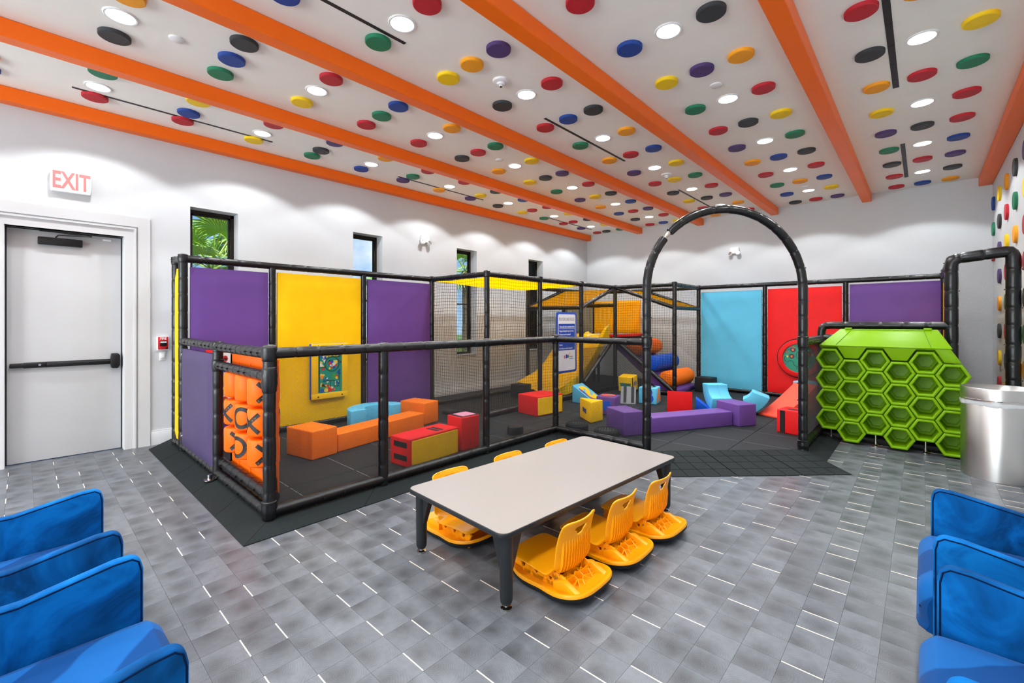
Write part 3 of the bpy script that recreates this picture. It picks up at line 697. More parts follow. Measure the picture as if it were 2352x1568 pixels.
# right hand fence and tall gate frame
pipe((X4, Y4, ZR), (X4, Y5, ZR), .05, step=.09); pipe((X4, Y4, ZB + .06), (X4, Y5, ZB + .06), .05)
pipe(None, None, .047, 'post', path=[(X4, Y5, ZB), (X4, Y5, 1.2), (X4, Y5, 1.38), (X4 + .02, Y5, 1.42), (X4 + .06, Y5, 1.44), (X4 + .3, Y5, 1.44), (X5, Y5, 1.44)])
pipe((X4, Y5, ZR + .02), (X5, Y5, ZR), .046)
pipe(None, None, .06, 'gate_frame', path=[(X5, Y5, ZB), (X5, Y5, 1.2), (X5, Y5, 2.12), (X5 + .01, Y5, 2.18), (X5 + .05, Y5, 2.21), (X5 + .25, Y5, 2.23), (.655, Y5, 2.25), (.70, Y5, 2.24), (.715, Y5, 2.18), (.715, Y5, 1.2), (.715, Y5, ZB)])
pipe((X5, Y5, ZT), (X5, Y7, ZT), .047); pipe((X4, Y5, ZB + .05), (X5, Y5, ZB + .05), .048); pipe((X5, Y5, ZB + .05), (.715, Y5, ZB + .05), .048)
# padded panels
def panel(axis, at_, a, b, z0, z1, col, thick=.04, lab=None, nu=14, nv=18, puff=.012):
    """cushioned panel in the plane axis=at_; a..b along the wall; the room side is bulged and slightly creased"""
    rd = random.Random(int((a * 31 + b * 17) * 100)); m = MB(); ph = rd.random() * 6
    sgn = 1 if axis == 'x' else -1
    def f(u, v):
        e = min(u, 1 - u, v, 1 - v); k = 1 - max(0, 1 - e / .05) ** 2 if e < .05 else 1
        w = .0015 * sin(9 * v + ph) * sin(5 * u + ph) + .004 * max(0, .12 - v) * sin(24 * u + 9 * v) * 6
        t = thick * .55 + (thick * .45 + w) * k
        s = a + (b - a) * u; z = z0 + (z1 - z0) * v
        return (at_ + sgn * t, s, z) if axis == 'x' else (s, at_ + sgn * t, z)
    m.grid(f, nu, nv)
    if axis == 'x': m.box((at_ - thick * .2, a, z0), (at_ + thick * .57, b, z1))
    else: m.box((a, at_ - thick * .57, z0), (b, at_ + thick * .2, z1))
    o = obj('padded_panel', m, V[col], FR, world=True, smooth=50); o['label'] = lab or '%s padded panel' % col
    return o
PZ0, PZ1 = .125, 2.11
panel('x', X0, Y0 + .065, Y1 - .055, PZ0, PZ1, 'purple', lab='purple padded panel by the corner post'); panel('x', X0, Y1 + .055, Y2 - .055, PZ0, PZ1 + .01, 'yellow', lab='yellow padded panel'); panel('x', X0, Y2 + .06, Y3 - .05, PZ0, PZ1 + .01, 'purple', lab='purple padded panel beside the netting')
panel('y', Y7, X2 + .06, X3 - .05, PZ0, PZ1 - .01, 'lightblue', lab='light blue padded panel'); panel('y', Y7, X3 + .055, X4 - .055, PZ0, PZ1, 'red', lab='red padded panel'); panel('y', Y7, X4 + .055, X5 - .03, PZ0, PZ1 + .02, 'purple', lab='purple padded panel on the back run')
panel('x', X0, Y6 + .05, Y7 - .05, 1.2, 2.0, 'greyp', lab='grey padded panel'); panel('y', Y7, X0 + .05, X1 - .05, 1.2, 1.98, 'amber', lab='orange yellow padded panel')
panel('y', Y0, X0 + .06, X1 - .06, .12, 1.19, 'dullpurple', lab='low purple panel on the side fence')
panel('y', Y0 + .01, XWALL + .075, X0 - .075, .12, 2.1, 'yellow', lab='narrow yellow panel by the wall')
m = MB()
for z in (.25, 1.05): m.lathe([(0, -.012), (.016, -.01), (.018, 0)], 12, (0, 0, 0)); 
for k, z in enumerate((.22, 1.12)):
    o = obj('bolt', MB().lathe([(.0, .014), (.014, .012), (.018, 0)], 12), CHROME, FR); o.location = Vector((X0 + .085, Y0 - .025, z)) - WL[FR.name]; o.rotation_euler = (pi / 2, 0, 0)
panel('x', X5, Y5 + .09, Y7 - .08, .13, 2.08, 'yellow', lab='yellow padded panel seen edge on')
# fabric canopies
def cloth(name, c00, c10, c01, c11, sag, col, lab, n=12):
    c00, c10, c01, c11 = map(Vector, (c00, c10, c01, c11)); rd = random.Random(5); ph = rd.random()
    def f(u, v):
        p = c00.lerp(c10, u).lerp(c01.lerp(c11, u), v); s = 16 * u * (1 - u) * v * (1 - v)
        return p + Vector((0, 0, -sag * s + .006 * sin(13 * u + 7 * v + ph)))
    m = MB().grid(f, n, n); m.grid(lambda u, v: f(1 - u, v) - Vector((0, 0, .004)), n, n)
    o = obj(name, m, col, FR, world=True, smooth=60); o['label'] = lab; return o
cloth('canopy', (X0 + .04, Y3 + .05, ZT - .04), (X1 - .04, Y3 + .05, ZT - .04), (X0 + .04, Y5 - .04, ZT - .04), (X1 - .04, Y5 - .04, ZT - .04), .09, CLOTH, 'flat yellow canopy cloth')
cloth('canopy', (X0 + .04, Y5 + .02, 1.79), (X1 - .04, Y5 + .02, 1.79), (X0 + .04, Y6, ZT - .03), (X1 - .04, Y6, ZT - .03), .06, CLOTH, 'sloped yellow canopy above the slide')
cloth('canopy', (X2 - .02, Y6 + .04, 1.79), (X2 - .02, Y7 - .06, 1.79), (X1, Y6 + .04, ZT - .03), (X1, Y7 - .06, ZT - .03), .06, CLOTH, 'sloped yellow canopy above the rollers')
# nets
def net_fine(p0, eu, L, z0, z1, cell=.0125, r=.00075):
    """knotless diamond mesh: two families of slanting cords"""
    p0 = Vector(p0); eu = Vector(eu).normalized(); nrm = eu.cross(Vector((0, 0, 1))); h = z1 - z0; m = MB(); k = 1.5
    for fam in (1, -1):
        n = int((L + h * k) / cell); 
        for i in range(n + 1):
            s = -h * k + i * cell if fam == 1 else i * cell
            # cord from (s, 0) rising: u = s + fam*k*z
            a, b = 0.0, h
            if fam == 1: a = max(0, -s / k); b = min(h, (L - s) / k)
            else: a = max(0, (s - L) / k); b = min(h, s / k)
            if b - a < .01: continue
            A = p0 + eu * (s + fam * k * a) + Vector((0, 0, z0 + a)); B = p0 + eu * (s + fam * k * b) + Vector((0, 0, z0 + b))
            d = (B - A).normalized(); e = d.cross(nrm).normalized() * r; f = nrm * r
            m.add([A + e, A - e * .6 + f, A - e * .6 - f, B + e, B - e * .6 + f, B - e * .6 - f], [(0, 1, 4, 3), (1, 2, 5, 4), (2, 0, 3, 5)])
    o = obj('fine_net', m, NETM, FR, world=True, smooth=0); o['kind'] = 'stuff'; return o
def net_square(p0, eu, L, z0, z1, cell=.05, r=.0012, low=None):
    p0 = Vector(p0); eu = Vector(eu).normalized(); nrm = eu.cross(Vector((0, 0, 1))); h = z1 - z0; m = MB(); rd = random.Random(int(L * 1000))
    def disp(u, z): return eu * (.005 * sin(u * 9 + z * 5) + .004 * sin(z * 13 + 1)) + nrm * (.012 * sin(u * 3 + z * 4)) + Vector((0, 0, .006 * sin(u * 8 + z * 3)))
    def cord(pts):
        for A, B in zip(pts, pts[1:]):
            d = (B - A).normalized(); e = d.cross(nrm).normalized() * r; f = nrm * r
            m.add([A + e, A - e * .6 + f, A - e * .6 - f, B + e, B - e * .6 + f, B - e * .6 - f], [(0, 1, 4, 3), (1, 2, 5, 4), (2, 0, 3, 5)])
    nu, nv = max(1, round(L / cell)), max(1, round(h / cell))
    lo = (lambda u: low(u)) if low else (lambda u: 0.0)
    for i in range(nu + 1):
        u = L * i / nu; b = lo(u); k = max(2, int((h - b) / .12)); 
        if h - b > .03: cord([p0 + eu * u + Vector((0, 0, z0 + b + (h - b) * q / k)) + disp(u, (h - b) * q / k) for q in range(k + 1)])
    for j in range(nv + 1):
        z = h * j / nv; us = [L * q / 12 for q in range(13)]; us = [u for u in us if lo(u) <= z + .001]
        if len(us) > 1: cord([p0 + eu * u + Vector((0, 0, z0 + z)) + disp(u, z) for u in us])
    o = obj('square_net', m, NETM, FR, world=True, smooth=0); o['kind'] = 'stuff'; return o
zf0, zf1 = ZB + .07, ZR - .02
for a, b in ((Y0, Y1), (Y1, Y2), (Y2, Y3)): net_fine((X2, a + .04, 0), (0, 1, 0), b - a - .08, zf0, zf1, cell=.0135)
net_fine((X2 + .05, Y3, 0), (1, 0, 0), X3 - X2 - .1, zf0, zf1, cell=.0145)
net_fine((X4, Y4 + .05, 0), (0, 1, 0), Y5 - Y4 - .1, zf0, zf1, cell=.0145)
net_fine((X5 + .05, Y5, 0), (1, 0, 0), .715 - X5 - .1, zf0, 2.19, cell=.0165, r=.0005)
net_fine((X1 + .01, Y5 + .05, 0), (0, 1, 0), Y6 - Y5 - .1, zf0, .98, cell=.02, r=.0014)
net_fine((X1, Y6 + .02, 0), (1, 0, 0), .75, .1, 1.0, cell=.02, r=.0014)
net_square((X0 + .04, Y3, 0), (1, 0, 0), X1 - X0 - .08, .1, 2.16, r=.0021)
for a, b in ((Y3, Y4), (Y4, Y5)): net_square((X1, a + .04, 0), (0, 1, 0), b - a - .08, .1, 2.16, r=.0021)
net_square((X1, Y5 + .04, 0), (0, 1, 0), Y6 - Y5 - .08, .3, 2.16, r=.0021, low=lambda u: max(0, .1 + u * .68))
net_square((X0 + .02, Y3 + .04, 0), (0, 1, 0), Y5 - Y3 - .08, .1, 2.16, cell=.055); net_square((X0 + .02, Y5 + .04, 0), (0, 1, 0), Y6 - Y5 - .08, .1, 1.72, cell=.055)
net_square((X1 + .04, Y6, 0), (1, 0, 0), X2 - X1 - .08, .15, 2.16, r=.0021, low=lambda u: max(0, .95 - u * .77))
net_square((X2, Y6 + .04, 0), (0, 1, 0), Y7 - Y6 - .08, 1.76, 2.16); net_square((X2 + .01, Y6 + .04, 0), (0, 1, 0), Y7 - Y6 - .08, .1, 1.72, low=lambda u: .0 + max(0, .95 - u * .4))
net_square((X1 + .04, Y7 - .03, 0), (1, 0, 0), X2 - X1 - .08, .1, 2.16, cell=.055)
# platform
obj('platform_deck', MB().box((X0 + .04, Y6, 1.08), (X1, Y7 - .04, 1.17)), V['black'], FR, world=True, bevel=.01)
o = obj('platform_edge_pad', MB().box((X0 + .08, Y6 - .03, 1.155), (X1, Y6 + .03, 1.21)), V['red'], FR, world=True, bevel=.012); o['label'] = 'red edge pad'
o = obj('platform_edge_pad', MB().box((X1 - .03, Y6, 1.155), (X1 + .03, Y7 - .05, 1.21)), V['red'], FR, world=True, bevel=.012); o['label'] = 'red edge pad'

# slide
t = thing('slide', 'wide yellow plastic slide inside the netted corner', 'slide', (-5.46, 7.6, ZB))
prof = [(8.48, 1.215), (8.36, 1.19), (8.2, 1.06), (7.95, .80), (7.7, .56), (7.45, .38), (7.2, .265), (6.95, .205), (6.75, .185), (6.66, .175)]
def dense(pr, n=30):
    out = []
    for k in range(n + 1):
        s = k / n * (len(pr) - 1); i = min(int(s), len(pr) - 2); f = s - i
        p0, p1, p2, p3 = pr[max(i - 1, 0)], pr[i], pr[i + 1], pr[min(i + 2, len(pr) - 1)]
        out.append(tuple(.5 * ((2 * p1[q]) + (-p0[q] + p2[q]) * f + (2 * p0[q] - 5 * p1[q] + 4 * p2[q] - p3[q]) * f * f + (-p0[q] + 3 * p1[q] - 3 * p2[q] + p3[q]) * f ** 3) for q in (0, 1)))
    return out
sec = [(-6.03, -.09), (-6.03, .13), (-6.01, .15), (-5.97, .15), (-5.94, .12), (-5.88, .02), (-5.82, 0), (-5.55, .0), (-5.51, .03), (-5.48, .05), (-5.45, .03), (-5.41, 0), (-5.13, 0), (-5.07, .02), (-5.02, .12), (-4.99, .15), (-4.95, .15), (-4.93, .13), (-4.93, -.09), (-5.0, -.04), (-5.96, -.04)]
pd = dense(prof); m = MB(); ns = len(sec)
for k, (y, z) in enumerate(pd):
    lip = max(0, (6.95 - y) / .3); fl = max(0, (y - 8.2) / .28)
    for x, dz in sec:
        w = (x + 5.48) / .55
        m.v.append((x, y + (.10 * (1 - w * w) * -lip), z + dz * (1 - .5 * lip) + fl * .08 * max(0, abs(w) - .8) / .2 * (dz > .1) - ZB * 0))
for k in range(len(pd) - 1):
    for q in range(ns): m.f.append((k * ns + q, k * ns + (q + 1) % ns, (k + 1) * ns + (q + 1) % ns, (k + 1) * ns + q)); m.m.append(0)
m.f.append(tuple(range(ns))); m.f.append(tuple((len(pd) - 1) * ns + q for q in range(ns))[::-1]); m.m += [0, 0]
obj('chute', m, SLIDE, t, world=True, smooth=50)
obj('foot_pad', MB().box((-5.9, 6.75, ZB), (-5.05, 7.0, .12)), SLIDE, t, world=True, bevel=.01)
# roller stair
t = thing('roller_stair', 'padded roller steps in orange and blue up to the platform', 'climbing step', (-4.1, 9.1, ZB))
for x, z, c, r in ((-3.74, .335, 'orange', .17), (-4.06, .63, 'blue', .165), (-4.44, .945, 'orange', .165)):
    pr = [(0, 0), (.03, r * .94), (.06, r), (1.08, r), (1.12, r * .94), (1.15, 0)]
    L = 1.14; ys = [Y6 + .06 + L * q for q in (0, .012, .03, .06, .3, .6, .94, .97, .988, 1)]
    rs = [r * q for q in (.55, .8, .93, 1, 1.01, 1.01, 1, .93, .8, .55)]
    o = obj('roller', MB().tube([(x, y, z) for y in ys], rs, 28), V[c], t, world=True, smooth=60); o['label'] = '%s padded roller' % c
m = MB(); m.prism([(-3.57, ZB), (-3.57, .14), (-3.66, .19), (-4.85, 1.07), (-4.85, .92), (-3.80, ZB)], 'y', Y6 + .07, Y7 - .08); obj('ramp_pad', m, V['purple'], t, world=True, bevel=.02)

# playground rules sign
t = thing('rules_sign', 'tall blue and white PLAYGROUND RULES sign hung on the net', 'sign', (X1 + .06, 6.63, 1.11))
def rrect(w, h, r, n=5):
    out = []
    for cx, cy, a0 in ((w - r, h - r, 0), (-w + r, h - r, pi / 2), (-w + r, -h + r, pi), (w - r, -h + r, 1.5 * pi)):
        out += [(cx + r * cos(a0 + pi / 2 * k / n), cy + r * sin(a0 + pi / 2 * k / n)) for k in range(n + 1)]
    return out
obj('board', MB().prism(rrect(.31, .545, .05), 'x', 0, .012), SIGNB, t, bevel=.002)
obj('white_field', MB().prism(rrect(.265, .505, .04), 'x', .012, .0135), SIGNW, t, smooth=0)
obj('blue_field', MB().prism([(-.25, -.14), (.25, -.14), (.25, .335), (-.25, .335)], 'x', .0135, .0145), SIGNB, t, smooth=0)
SM = lambda y, z, x=.0148: frame_xyz((x, y, z), (0, 1, 0), (0, 0, 1))
lettering('PLAYGROUND RULES', .085, INK, SM(0, .415, .014), t, extrude=.0004, sx=.58, bold=-.001)
lettering('A few quick rules to maximize the fun', .048, SIGNW, SM(0, .28), t, extrude=.0004, sx=.62, bold=.001)
obj('underline', MB().box((.0145, -.24, .245), (.0152, .24, .25)), SIGNW, t, smooth=0)
for k, s in enumerate(('\u2022 Playground designed for ages 2 to 5 only', '\u2022 Participants must be supervised', '\u2022 Shoes must be removed', '\u2022 Socks required', '\u2022 No food', '\u2022 No climbing on outside of equipment')):
    lettering(s, .042, SIGNW, SM(-.24, .205 - k * .062), t, extrude=.0004, sx=.62, align='LEFT', bold=.0005)
for k, (c, pts) in enumerate(((REDP, [(-.09, -.27), (-.05, -.30), (-.075, -.22)]), (SIGNB, [(-.04, -.23), (0, -.21), (.03, -.25), (.0, -.29), (-.04, -.28)]), (DISC['g'], [(.03, -.22), (.055, -.23), (.05, -.28), (.02, -.29)]), (DISC['o'], [(.07, -.19), (.095, -.185), (.075, -.29), (.06, -.285)]))):
    obj('logo_shape', MB().prism(pts, 'x', .0135, .0145), c, t, smooth=0)
lettering('PLAYGROUND', .03, INK, SM(.13, -.265, .014), t, extrude=.0003, sx=.6, name='caption'); lettering('DESIGN AND INSTALL', .02, INK, SM(.13, -.3, .014), t, extrude=.0003, sx=.6, name='caption')

# tic tac toe panel
t = thing('tic_tac_toe_panel', 'orange plastic tic tac toe panel with turning cylinders on the side fence', 'play panel', (-4.15, 1.31, .7))
m = MB(); m.box((-4.72, 1.33, .16), (-3.68, 1.345, 1.2)); obj('back_board', m, TTT, t, world=True, bevel=.012)
m = MB()
for a, b in (((-4.72, 1.295, 1.10), (-3.68, 1.335, 1.2)), ((-4.72, 1.295, .16), (-3.68, 1.335, .30)), ((-4.72, 1.295, .16), (-4.66, 1.335, 1.2)), ((-3.72, 1.295, .16), (-3.68, 1.335, 1.2))): m.box(a, b)
m.prism([(-4.62, .27), (-3.66, .27), (-3.72, .33), (-4.56, .33)], 'y', 1.28, 1.30)
obj('front_frame', m, TTT, t, world=True, bevel=.008)
def cyl_mark(parent, c, kind, rot, r=.115):
    m = MB(); w = .016
    def strip(path):
        pts = []
        for i, (s, z) in enumerate(path):
            a = path[max(i - 1, 0)]; b = path[min(i + 1, len(path) - 1)]; dx, dz = b[0] - a[0], b[1] - a[1]; l = hypot(dx, dz) or 1; nx, nz = -dz / l * w, dx / l * w
            for q in (1, -1):
                S, Z = s + nx * q, z + nz * q; an = -pi / 2 + S / r + rot
                pts.append((c[0] + (r + .0015) * cos(an), c[1] + (r + .0015) * sin(an), c[2] + Z))
        n = len(path); m.add(pts, [(2 * i, 2 * i + 2, 2 * i + 3, 2 * i + 1) for i in range(n - 1)])
    if kind == 'X':
        for sg in (1, -1): strip([(-.085 + .17 * k / 8, sg * (-.072 + .144 * k / 8)) for k in range(9)])
    else: strip([(.076 * cos(2 * pi * k / 24), .074 * sin(2 * pi * k / 24)) for k in range(25)])
    obj('ink_mark', m, INK, parent, world=True, smooth=0)
rows = [(.945, [('X', 3.0), ('O', 3.0), ('X', 1.6)]), (.705, [('X', .07), ('O', .63), ('X', .23)]), (.465, [('X', 1.45), ('O', .25), ('X', 1.55)])]
for z, marks in rows:
    for (k, rot), x in zip(marks, (-4.47, -4.17, -3.87)):
        cp = MB().lathe([(0, -.108), (.092, -.108), (.109, -.102), (.115, -.088), (.115, .088), (.109, .102), (.092, .108), (0, .108)], 30, (x, 1.295, z))
        cy = obj('turning_cylinder', cp, TTT, t, world=True, smooth=50)
        cyl_mark(cy, (x, 1.295, z), k, rot)
        cyl_mark(cy, (x, 1.295, z), 'O' if k == 'X' else 'X', rot + 2.1)
obj('axle', MB().tube([(-4.47, 1.295, .2), (-4.47, 1.295, 1.14)], .012, 8).tube([(-4.17, 1.295, .2), (-4.17, 1.295, 1.14)], .012, 8).tube([(-3.87, 1.295, .2), (-3.87, 1.295, 1.14)], .012, 8), TTT, t, world=True)

# printed flat art: coloured flat patches in one mesh with a colour attribute
PRINT = bpy.data.materials.new('printed_art'); PRINT.use_nodes = True
_a = PRINT.node_tree.nodes.new('ShaderNodeVertexColor'); _a.layer_name = 'print'; PRINT.node_tree.links.new(_a.outputs[0], PRINT.node_tree.nodes['Principled BSDF'].inputs['Base Color'])
PRINT.node_tree.nodes['Principled BSDF'].inputs['Roughness'].default_value = .35
def art(name, shapes, parent, M):
    """shapes: (colour, polygon in the plane, level)"""
    m = MB(); cols = []
    for c, poly, lv in shapes:
        m.add([M @ Vector((p[0], p[1], .0006 * lv)) for p in poly], [tuple(range(len(poly)))]); cols += [lin(c)] * len(poly)
    o = obj(name, m, PRINT, parent, smooth=0); ca = o.data.color_attributes.new('print', 'FLOAT_COLOR', 'CORNER')
    for i, c in enumerate(cols): ca.data[i].color = c
    return o
def blob(x, y, r, n=10, sq=1.0, rd=random): return [(x + r * sq * cos(2 * pi * k / n) * rd.uniform(.75, 1.1), y + r * sin(2 * pi * k / n) * rd.uniform(.75, 1.1)) for k in range(n)]
def circ(x, y, r, n=20): return [(x + r * cos(2 * pi * k / n), y + r * sin(2 * pi * k / n)) for k in range(n)]
CC = dict(t=(0, 150, 128), d=(0, 84, 66), r=(214, 32, 28), y=(240, 206, 60), w=(226, 232, 226), b=(26, 84, 180), br=(134, 66, 30), g=(70, 160, 60), o=(238, 130, 30), n=(46, 34, 40))
t = thing('maze_panel', 'yellow framed activity maze board on the yellow padded panel', 'activity panel', (X0 + .045, 2.87, .81))
obj('blue_back', MB().box((-.005, -.255, -.375), (.05, .255, .375)), V['blue'], t, bevel=.003)
m = MB().prism([(-.255, -.375), (.255, -.375), (.255, .375), (-.255, .375)], 'x', .05, .054)
for a, b in (((.05, -.255, .29), (.072, .255, .375)), ((.05, -.255, -.375), (.072, .255, -.3)), ((.05, -.255, -.3), (.072, -.17, .29)), ((.05, .17, -.3), (.072, .255, .29))): m.box(a, b)
o = obj('frame', m, V['yellow'], t, bevel=.003)
sh = [(CC['t'], [(-.17, -.3), (.17, -.3), (.17, .29), (-.17, .29)], 1)]; rd = random.Random(21)
for x, y, s, cs in ((-.1, .2, .06, 'bwy'), (-.02, .22, .05, 'nyw'), (.08, .24, .06, 'rry'), (.13, .21, .04, 'byr'), (-.1, .1, .06, 'wwy'), (-.1, .03, .03, 'r'), (.14, .12, .03, 'br n'), (-.1, -.06, .055, 'oy'), (-.06, -.12, .04, 'nbw'), (.08, -.1, .05, 'ygr'), (.1, -.17, .04, 'bwb'), (-.09, -.2, .05, 'gny'), (-.04, -.21, .04, 'ry'), (.04, -.25, .035, 'rwo'), (.13, -.02, .035, 'bb'), (.06, -.06, .03, 'gy')):
    for q in range(7):
        c = rd.choice([k for k in cs if k in 'tdrywbgon']) if cs.strip() else 'w'
        sh.append((CC[c] if c in CC else CC['br'], blob(x + rd.uniform(-s, s) * .7, y + rd.uniform(-s, s) * .7, s * rd.uniform(.25, .5), 8, 1, rd), 2 + q * .1))
sh.append((CC['d'], circ(.03, .09, .108, 28), 3)); sh.append((CC['t'], circ(.03, .09, .09, 28), 3.2))
for q in range(26):
    a, r_ = rd.uniform(0, 6.28), rd.uniform(0, .07); sh.append((CC[rd.choice('wwwryybgn')], blob(.03 + r_ * cos(a), .09 + r_ * sin(a), rd.uniform(.012, .03), 8, 1, rd), 3.4 + q * .05))
for x0, y0, x1, y1 in ((-.155, -.28, -.14, .27), (-.14, .045, -.06, .06), (-.1, -.145, .06, -.13), (.0, -.22, .012, -.14), (.055, -.22, .068, -.13), (.125, -.2, .138, .0), (.06, -.228, .138, -.215), (.135, .2, .148, .27), (.09, .18, .14, .195), (-.15, .258, .05, .27)): sh.append((CC['d'], [(x0, y0), (x1, y0), (x1, y1), (x0, y1)], 5))
for c, x in (('b', -.11), ('y', -.055), ('r', .0)): sh.append((CC[c], circ(x, -.265, .028, 16), 6))
art('printed_board', sh, t, frame_xyz((.055, 0, 0), (0, 1, 0), (0, 0, 1)))
for y in (-.17, .17):
    for z in (-.345, .345):
        b = obj('bolt', MB().lathe([(0, .004), (.009, .003), (.011, 0)], 10), INK, t); b.location = (.072, y, z); b.rotation_euler = (0, pi / 2, 0)
t = thing('round_maze_panel', 'round red framed green maze panel on the red padded panel', 'activity panel', (-1.68, Y7 - .045, .81))
RY = Matrix.Rotation(pi / 2, 4, 'X')
m = MB().lathe([(0, 0), (.36, 0), (.365, .02), (.36, .035), (.0, .035)], 44); o = obj('black_rim', m, V['black'], t, smooth=40); o.rotation_euler = (pi / 2, 0, 0)
m = MB().lathe([(.265, .036), (.265, .07), (.27, .076), (.335, .076), (.345, .07), (.345, .036)], 44); o = obj('red_ring', m, V['red'], t, smooth=40); o.rotation_euler = (pi / 2, 0, 0)
sh = [((150, 120, 90), circ(0, 0, .285, 40), 1), ((10, 138, 110), circ(0, 0, .268, 40), 1.2)]
for q in range(16):
    a = rd.uniform(0, 6.28); r_ = rd.uniform(.19, .26); sh.append((CC[rd.choice('ybrog')], blob(r_ * cos(a), r_ * sin(a), rd.uniform(.012, .026), 8, 1, rd), 1.6 + q * .03))
for x, y in ((-.1, .15), (-.12, .03), (.1, -.14), (.14, .08)): sh.append((CC['n'], circ(x, y, .045, 18), 2.4)); sh.append((CC['o'], blob(x, y, .024, 8, 1, rd), 2.6)); sh.append((CC['r'], blob(x + .006, y, .014, 6, 1, rd), 2.8))
for cx_, cy_, r_, a0, a1 in ((-.17, .09, .06, 20, 190), (-.14, -.1, .05, 0, 170), (-.04, -.1, .05, 180, 350), (-.19, -.02, .05, 90, 260), (.02, -.19, .06, 20, 200), (.04, .05, .09, 90, 300), (.13, -.05, .05, -80, 110), (.05, .18, .05, 0, 180)):
    for k in range(10):
        p = [radians(a0 + (a1 - a0) * (k + q) / 10) for q in (0, 1)]
        sh.append(((0, 78, 66), [(cx_ + (r_ + e) * cos(an), cy_ + (r_ + e) * sin(an)) for an, e in ((p[0], -.006), (p[0], .006), (p[1], .006), (p[1], -.006))], 2.1))
art('printed_board', sh, t, frame_xyz((0, -.04, 0), (1, 0, 0), (0, 0, 1)))
t = thing('picture_board', 'picture board with red frame glimpsed behind the tic tac toe panel', 'activity panel', (X0 + .045, 1.66, .74))
obj('board', MB().box((0, -.24, -.42), (.03, .24, .42)), V['red'], t, bevel=.004)
sh = [(CC['w'], [(-.21, -.34), (.21, -.34), (.21, .38), (-.21, .38)], 1)]
for i in range(6):
    for j in range(4):
        x, y = -.16 + j * .107, .31 - i * .12; c = ['r', 'b', 'y', 'y', 'r', 'b'][i]
        sh.append((CC[c], blob(x, y, .045, 9, 1, rd), 2)); sh.append((CC['g' if i == 4 else 'n'], blob(x + .01, y, .018, 7, 1, rd), 3))
    sh.append((CC['n'], [(-.21, .25 - i * .12), (.21, .25 - i * .12), (.21, .256 - i * .12), (-.21, .256 - i * .12)], 4))
art('printed_board', sh, t, frame_xyz((.0305, 0, 0), (0, 1, 0), (0, 0, 1)))

# ------------------------------------------------------------------ soft play blocks
def soft_box(name, label, cat, F, ang, fr, fl, h, col, group='foam play blocks', z=ZB, tilt=0, bev=.014, root=None):
    """front bottom corner F; fr along ang, fl along ang+90"""
    m = MB().box((0, 0, 0), (fr, fl, h)); o = obj(name, m, V[col], None, bevel=bev, bseg=3)
    o.location = (F[0], F[1], z); o.rotation_euler = (0, tilt, radians(ang)); return tag(o, label, cat, group)
def wedge(name, label, cat, F, ang, fr, fl, h, col, low=.012, group='foam play blocks', z=ZB):
    """tall at local x=0, sloping down to x=fr"""
    m = MB().prism([(0, 0), (fr, 0), (fr, low), (0, h)], 'y', 0, fl); o = obj(name, m, V[col], None, bevel=.01, bseg=3)
    o.location = (F[0], F[1], z); o.rotation_euler = (0, 0, radians(ang)); return tag(o, label, cat, group)
def quarter(name, label, F, ang, ro, ri, wd, col, a0=180, a1=270, group='foam play blocks', z=ZB, axis='y'):
    n = 14; po = [(ro * cos(radians(a0 + (a1 - a0) * k / n)), ro * sin(radians(a0 + (a1 - a0) * k / n))) for k in range(n + 1)]
    pi_ = [(ri * cos(radians(a0 + (a1 - a0) * k / n)), ri * sin(radians(a0 + (a1 - a0) * k / n))) for k in range(n + 1)]
    m = MB(); k_ = n + 1
    for w in (0, wd):
        for p in po + pi_: m.v.append((p[0], w, p[1]) if axis == 'y' else (p[0], p[1], w))
    B_ = 2 * k_
    for i in range(n): m.f.extend([(i, i + 1, k_ + i + 1, k_ + i), (B_ + i, B_ + k_ + i, B_ + k_ + i + 1, B_ + i + 1), (i, B_ + i, B_ + i + 1, i + 1), (k_ + i, k_ + i + 1, B_ + k_ + i + 1, B_ + k_ + i)])
    m.f.extend([(0, k_, B_ + k_, B_), (n, B_ + n, B_ + k_ + n, k_ + n)]); m.m = [0] * len(m.f)
    o = obj(name, m, V[col], None, smooth=45, bevel=.012, bseg=2)
    o.location = (F[0], F[1], z); o.rotation_euler = (0, 0, radians(ang)); return tag(o, label, 'foam block', group)
def patch(parent, name, mn, mx, col, bev=.002):
    return obj(name, MB().box(mn, mx), V[col], parent, bevel=bev, bseg=1)
soft_box('foam_block', 'orange foam cube at the near end of the orange balance beam', 'foam block', (-4.66, 2.02), 101, .31, .45, .3, 'orange')
soft_box('balance_beam', 'long low orange foam balance beam between two orange cubes', 'balance beam', (-4.745, 2.345), 100.5, 1.36, .28, .2, 'orange', 'foam balance beams')
soft_box('foam_block', 'orange foam cube at the far end of the orange balance beam', 'foam block', (-5.107, 3.77), 102, .3, .46, .3, 'orange')
soft_box('foam_block', 'purple foam cube with plain sides at the near end of the purple beam', 'foam block', (-2.76, 5.08), 61, .3, .43, .3, 'purple')
soft_box('balance_beam', 'long low purple foam balance beam behind the arch opening', 'balance beam', (-2.615, 5.375), 61.5, 1.42, .28, .2, 'purple', 'foam balance beams')
soft_box('foam_block', 'purple foam cube at the far end of the purple beam', 'foam block', (-1.85, 6.6), 60, .3, .43, .3, 'purple')
